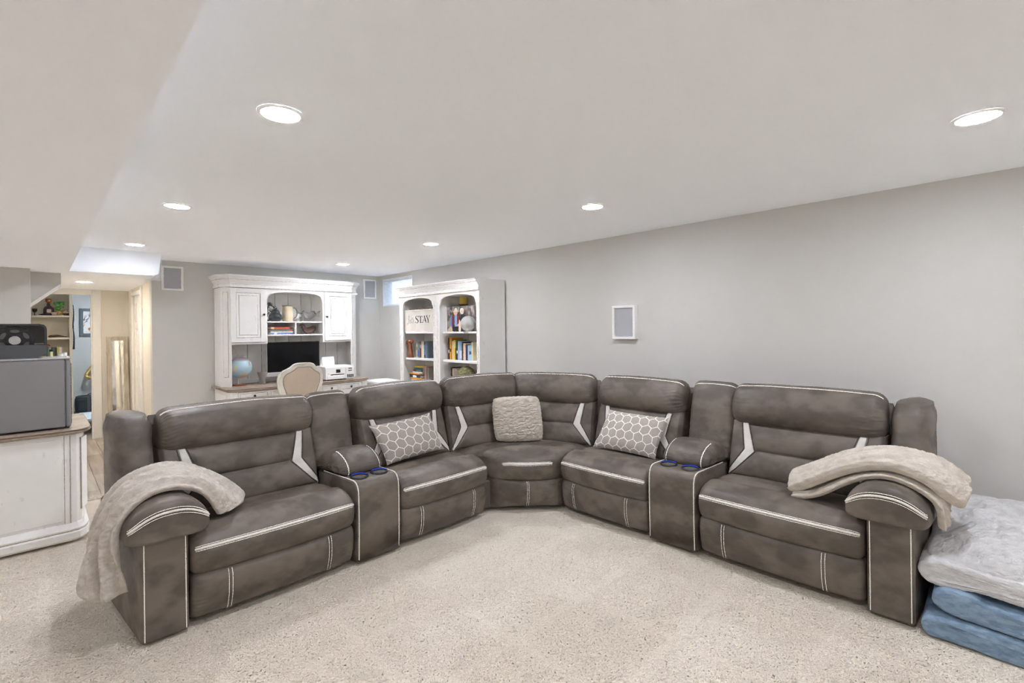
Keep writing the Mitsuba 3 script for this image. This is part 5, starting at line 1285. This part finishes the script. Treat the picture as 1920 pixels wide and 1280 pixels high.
pillow('fur_pillow', [(2.775, 3.015, .468), (3.10, 2.725, .468), (3.115, 2.79, .865), (2.812, 3.095, .850)], .060, 'm_furcream', 'square cream faux-fur pillow in the corner of the sofa', 'pillow', fur=.0055, seed=8, pinch=.02, n=120, rnd=.20)

def cloth(name, grid, T_, mat_, label, catn, nu=110, nv=70, fold=.012, freq=4.0, seed=1, fine=.006, extra=None, ret=False):
    """grid: control points (rows along the drape, columns across it)."""
    G = np.asarray(grid, float); a, b = np.linspace(0, 1, G.shape[0]), np.linspace(0, 1, G.shape[1])
    uu = np.linspace(0, 1, nu); vv = np.linspace(0, 1, nv)
    Q = CubicSpline(a, G, axis=0)(uu); Q = (CubicSpline(b, Q, axis=1)(vv) if G.shape[1] > 2 else Q[:, :1] * (1 - vv)[None, :, None] + Q[:, 1:] * vv[None, :, None])
    du, dv = np.gradient(Q, axis=0), np.gradient(Q, axis=1); nr = np.cross(du, dv); nr /= np.linalg.norm(nr, axis=-1, keepdims=True) + 1e-12
    if nr[nu // 2, nv // 2, 2] < 0: nr = -nr
    U, V = np.meshgrid(uu, vv, indexing='ij')
    wob = meshkit.fbm(np.stack([U * 2.2, V * 2.2, U * 0 + seed], -1), 2, seed)
    ripple = np.sin(2 * np.pi * (freq * V + 1.2 * wob)) * fold * (.35 + .65 * U)
    g = np.abs(meshkit.fbm(Q * [55, 55, 40] + seed, 3, seed + 2) - .5) * 2
    e = np.minimum(np.minimum(U / .035, (1 - U) / .035), np.minimum(V / .06, (1 - V) / .06)); e = np.sqrt(np.clip(1 - (1 - np.clip(e, 0, 1)) ** 2, 0, 1))
    F = Q + nr * (ripple + T_ * .5 * e + fine * (1 - 1.6 * g))[..., None]
    B = Q + nr * (ripple - T_ * .5 * e)[..., None]
    m = slab(F, B)
    if ret: return m
    return add(name, m if extra is None else cat(m, extra), mat_, 60, None, label, catn)
cloth('throw_blanket', [
    [(.66, 2.83, .50), (.80, 2.93, .500), (.80, 3.04, .525)],
    [(.63, 2.81, .56), (.72, 2.92, .585), (.72, 3.08, .635)],
    [(.56, 2.79, .655), (.60, 2.92, .690), (.58, 3.09, .715)],
    [(.43, 2.785, .700), (.44, 2.93, .725), (.45, 3.10, .740)],
    [(.325, 2.785, .665), (.31, 2.93, .690), (.33, 3.10, .710)],
    [(.258, 2.785, .575), (.235, 2.93, .585), (.245, 3.09, .61)],
    [(.248, 2.785, .465), (.205, 2.92, .465), (.190, 3.09, .48)],
    [(.266, 2.795, .365), (.185, 2.88, .36), (.16, 3.08, .39)],
    [(.285, 2.80, .262), (.170, 2.84, .250), (.138, 3.07, .30)]], .024, 'm_furtaupe', 'grey-beige faux-fur throw draped over the left arm of the sofa', 'blanket', nu=170, nv=100, fold=.020, freq=2.6, seed=4, fine=.006)
low = cloth('x', [
    [(2.995, .80, .482), (3.15, .80, .52)], [(2.985, .66, .525), (3.2, .66, .57)], [(2.965, .55, .610), (3.22, .55, .64)], [(2.955, .42, .678), (3.24, .42, .695)],
    [(2.955, .30, .676), (3.24, .30, .695)], [(2.955, .20, .625), (3.24, .20, .66)], [(2.965, .168, .555), (3.2, .165, .60)], [(2.985, .160, .475), (3.1, .16, .56)]], .024, None, None, None, nu=110, nv=40, fold=.009, seed=11, fine=.006, ret=True)
cloth('throw_blanket', [
    [(3.02, .815, .505), (3.10, .835, .545), (3.18, .83, .555)], [(2.99, .70, .580), (3.12, .70, .62), (3.24, .70, .635)], [(2.965, .56, .672), (3.12, .56, .705), (3.26, .55, .705)],
    [(2.955, .42, .733), (3.12, .42, .755), (3.26, .42, .745)], [(2.955, .30, .735), (3.12, .30, .76), (3.26, .31, .75)], [(2.958, .205, .695), (3.12, .20, .725), (3.27, .20, .735)],
    [(2.975, .145, .640), (3.12, .135, .68), (3.26, .13, .70)], [(3.015, .085, .608), (3.13, .08, .64), (3.22, .09, .672)]], .052, 'm_furcream', 'folded cream faux-fur throw lying over the right arm of the sofa', 'blanket', nu=150, nv=80, fold=.010, freq=2.5, seed=6, fine=.007, extra=low)

def ribbon(path, T_, x0, x1, seed=1, nx=60, npth=170, amp=.010, fine=.006, wav=.0):
    """A thick folded strip: path in (y, z), T_ thick, lying between x0 and x1 with rounded ends."""
    p = spline(path, npth); t = np.gradient(p, axis=0); t /= np.linalg.norm(t, axis=1, keepdims=True); nr = np.stack([-t[:, 1], t[:, 0]], 1)
    k = 10; e = (T_ / 2) * (1 - np.cos(np.linspace(0, np.pi / 2, k)))
    xs = np.concatenate([x0 + e, np.linspace(x0 + T_ / 2, x1 - T_ / 2, nx)[1:-1], x1 - e[::-1]])
    rings = []
    ends = np.clip(np.minimum(np.arange(npth), np.arange(npth)[::-1]) / 7.0, 0, 1); cap = np.sqrt(np.clip(1 - (1 - ends) ** 2, .02, 1))
    for x in xs:
        q = min(x - x0, x1 - x); s = math.sqrt(max(.0004, 1 - (1 - min(1, q / (T_ / 2))) ** 2))
        h = (T_ / 2 * s * cap)[:, None]
        A = p + nr * h; B = p - nr * h
        R = np.vstack([A, B[::-1]])
        rings.append(np.concatenate([np.full((len(R), 1), x), R], 1))
    R = np.stack(rings)
    n = meshkit.fbm(R * [9, 9, 9] + seed, 2, seed) - .5; g = np.abs(meshkit.fbm(R * [60, 60, 60] + seed, 3, seed + 5) - .5) * 2
    ctr = np.concatenate([np.broadcast_to(R[..., :1].mean(), R.shape[:2] + (1,)), (np.vstack([p, p[::-1]])[None] + 0 * R[..., 1:])], -1)
    d = R - ctr; d[..., 0] = 0; d /= np.linalg.norm(d, axis=-1, keepdims=True) + 1e-9
    R = R + d * (fine * (1 - 1.5 * g))[..., None]
    R[..., 0] += amp * 2.2 * n * np.where(R[..., 0] < (x0 + x1) / 2, 1, 0); R[..., 2] += amp * n
    return loft(R)
blue1 = ribbon([(-.75, .030), (-.3, .027), (.0, .028), (.165, .030), (.214, .042), (.214, .074), (.165, .090), (-.1, .087), (-.4, .092), (-.75, .093)], .036, 2.885, 3.42, 2, fine=.004)
blue2 = ribbon([(-.75, .146), (-.4, .143), (-.1, .138), (.07, .140), (.145, .150), (.182, .178), (.165, .212), (.115, .222), (.062, .208), (.04, .192), (-.2, .196), (-.75, .200)], .034, 2.90, 3.42, 7, fine=.004)
add('folded_blanket', cat(blue1, blue2), 'm_furblue', 60, None, 'folded dusty blue fleece blanket at the bottom of the pile by the right arm', 'blanket')
g1 = ribbon([(-.75, .245), (-.4, .243), (-.1, .262), (.06, .268), (.16, .256), (.215, .262), (.232, .292), (.20, .322), (.05, .318), (-.3, .302), (-.75, .302)], .036, 2.93, 3.55, 12, amp=.02)
def mound():
    nx, ny = 120, 110
    u = np.linspace(0, 1, nx); v = np.linspace(0, 1, ny); U, V = np.meshgrid(u, v, indexing='ij')
    x = 2.955 + .86 * U; y = .235 - .95 * V
    top = np.interp(U, [0, .12, .3, .5, .75, 1], [.335, .39, .435, .455, .47, .43]) + .0 * V
    top = top - .06 * sstep(.22, 0, V) * (1 - .3 * U) + .025 * (meshkit.fbm(np.stack([x * 4, y * 4, x * 0], -1), 3, 3) - .5) * 4 * 1.7
    rid = np.abs(np.sin((x * 9 + y * 4 + 3 * meshkit.noise(np.stack([x * 3, y * 3, x * 0], -1), 5)))) ** .6
    top = top + .045 * rid - .02
    g = np.abs(meshkit.fbm(np.stack([x * 55, y * 55, x * 0], -1), 3, 9) - .5) * 2
    top = top + .010 * (1 - 1.6 * g)
    e = np.minimum(np.minimum(U / .07, (1 - U) / .05), np.minimum(V / .06, (1 - V) / .05)); e = np.sqrt(np.clip(1 - (1 - np.clip(e, 0, 1)) ** 2, 0, 1))
    bot = np.full_like(x, .30)
    t = bot + (top - bot) * e
    xx = x + .018 * (meshkit.fbm(np.stack([y * 7, x * 0, x * 0 + 4], -1), 2, 4) - .5) * (1 - U) * 2
    return slab(np.stack([xx, y, t], -1), np.stack([xx, y, np.minimum(bot, t - .001)], -1))
under = box(3.42, 3.84, -.7, .2, .0, .30, .03)
add('folded_blanket', cat(g1, mound(), under), 'm_furgrey', 60, None, 'rumpled pale grey faux-fur blanket on top of the pile by the right arm', 'blanket')
# ------------------------------------------------------------------ carpet pile: twisted yarn ends, one stuff object
def yarn_col(p, n, uv):
    a = mikit.fbm(p.x * 2.2, p.y * 2.2, 0, 3); b = mikit.cell_rand(p.x * 210, p.y * 210, 0); d = mikit.cell_rand(p.x * 260 + 7, p.y * 260, 3)
    c = mikit.mix(C3((.72, .645, .54)), C3((.80, .73, .625)), mikit.smoothstep(.3, .7, a)) * (.86 + .22 * b)
    return mikit.mix(c, C3((.22, .165, .11)), dr.select(d > .994, .8, 0.0))
scene['m_yarn'] = {'type': 'twosided', 'bsdf': {'type': 'diffuse', 'reflectance': P_(yarn_col)}}
PS = .55
def pile_patch(n, seed):
    r = np.random.default_rng(seed)
    x, y = r.uniform(0, PS, n), r.uniform(0, PS, n)
    a = r.uniform(0, 2 * np.pi, n); L = r.uniform(.012, .026, n); hz = r.uniform(.006, .0095, n); cur = r.normal(0, 1.1, n); w = r.uniform(.0014, .0026, n)
    K = 5; t = np.linspace(0, 1, K)
    ang = a[:, None] + cur[:, None] * t
    px = x[:, None] + L[:, None] * np.cumsum(np.cos(ang), 1) / K; py = y[:, None] + L[:, None] * np.cumsum(np.sin(ang), 1) / K
    pz = -.0056 + hz[:, None] * np.sin(np.pi * (.08 + .62 * t)) ** .7
    sx, sy = -np.sin(ang) * w[:, None], np.cos(ang) * w[:, None]
    tw = r.uniform(-.25, .25, n)[:, None] * w[:, None]
    V = np.stack([np.stack([px - sx, py - sy, pz - tw], -1), np.stack([px + sx, py + sy, pz + tw], -1)], 2)   # n, K, 2, 3
    base = (np.arange(n) * K * 2)[:, None]; k = np.arange(K - 1) * 2
    q = base + k
    F = np.stack([np.stack([q, q + 1, q + 3], -1), np.stack([q, q + 3, q + 2], -1)], 2).reshape(-1, 3)
    return trimesh.Trimesh(V.reshape(-1, 3), F, process=False)
scene['pile_group'] = {'type': 'shapegroup', 'yarn': mikit.ply(pile_patch(20000, 3), 'm_yarn', smooth=True)}
from shapely.geometry import Point, box as sbox
cover = Polygon([(.30, 2.78), (2.52, 2.78), (2.90, 2.42), (2.96, .24), (2.96, -.8), (3.9, -.8), (3.9, 6.9), (.20, 6.9), (.22, 3.6)]).union(sbox(-1.4, 4.56, .2, 5.3)).union(sbox(-.75, 5.45, 3.9, 7))
cnt = 0
rp = np.random.default_rng(5)
for i in range(-9, 9):
    for j in range(-3, 14):
        x, y = i * PS * .93, j * PS * .93
        c = np.array([x + PS / 2, y + PS / 2])
        dz = c @ FW[:2]; dx = c @ RT[:2]
        if dz < .3 or abs(dx) > 1.12 * dz + 1.5 or y + PS > 5.75: continue
        if cover.contains(sbox(x, y, x + PS, y + PS).buffer(-.02)) or x < -3.15: continue
        cnt += 1
        scene[f'carpet_pile__{cnt:03d}'] = {'type': 'instance', 'group': {'type': 'ref', 'id': 'pile_group'},
            'to_world': T().translate([x + PS / 2, y + PS / 2, 0]).rotate([0, 0, 1], 90.0 * int(rp.integers(0, 4))).translate([-PS / 2, -PS / 2, 0])}
tag('carpet_pile', 'beige textured carpet pile covering the floor in front of the sofa', 'carpet', kind='stuff')
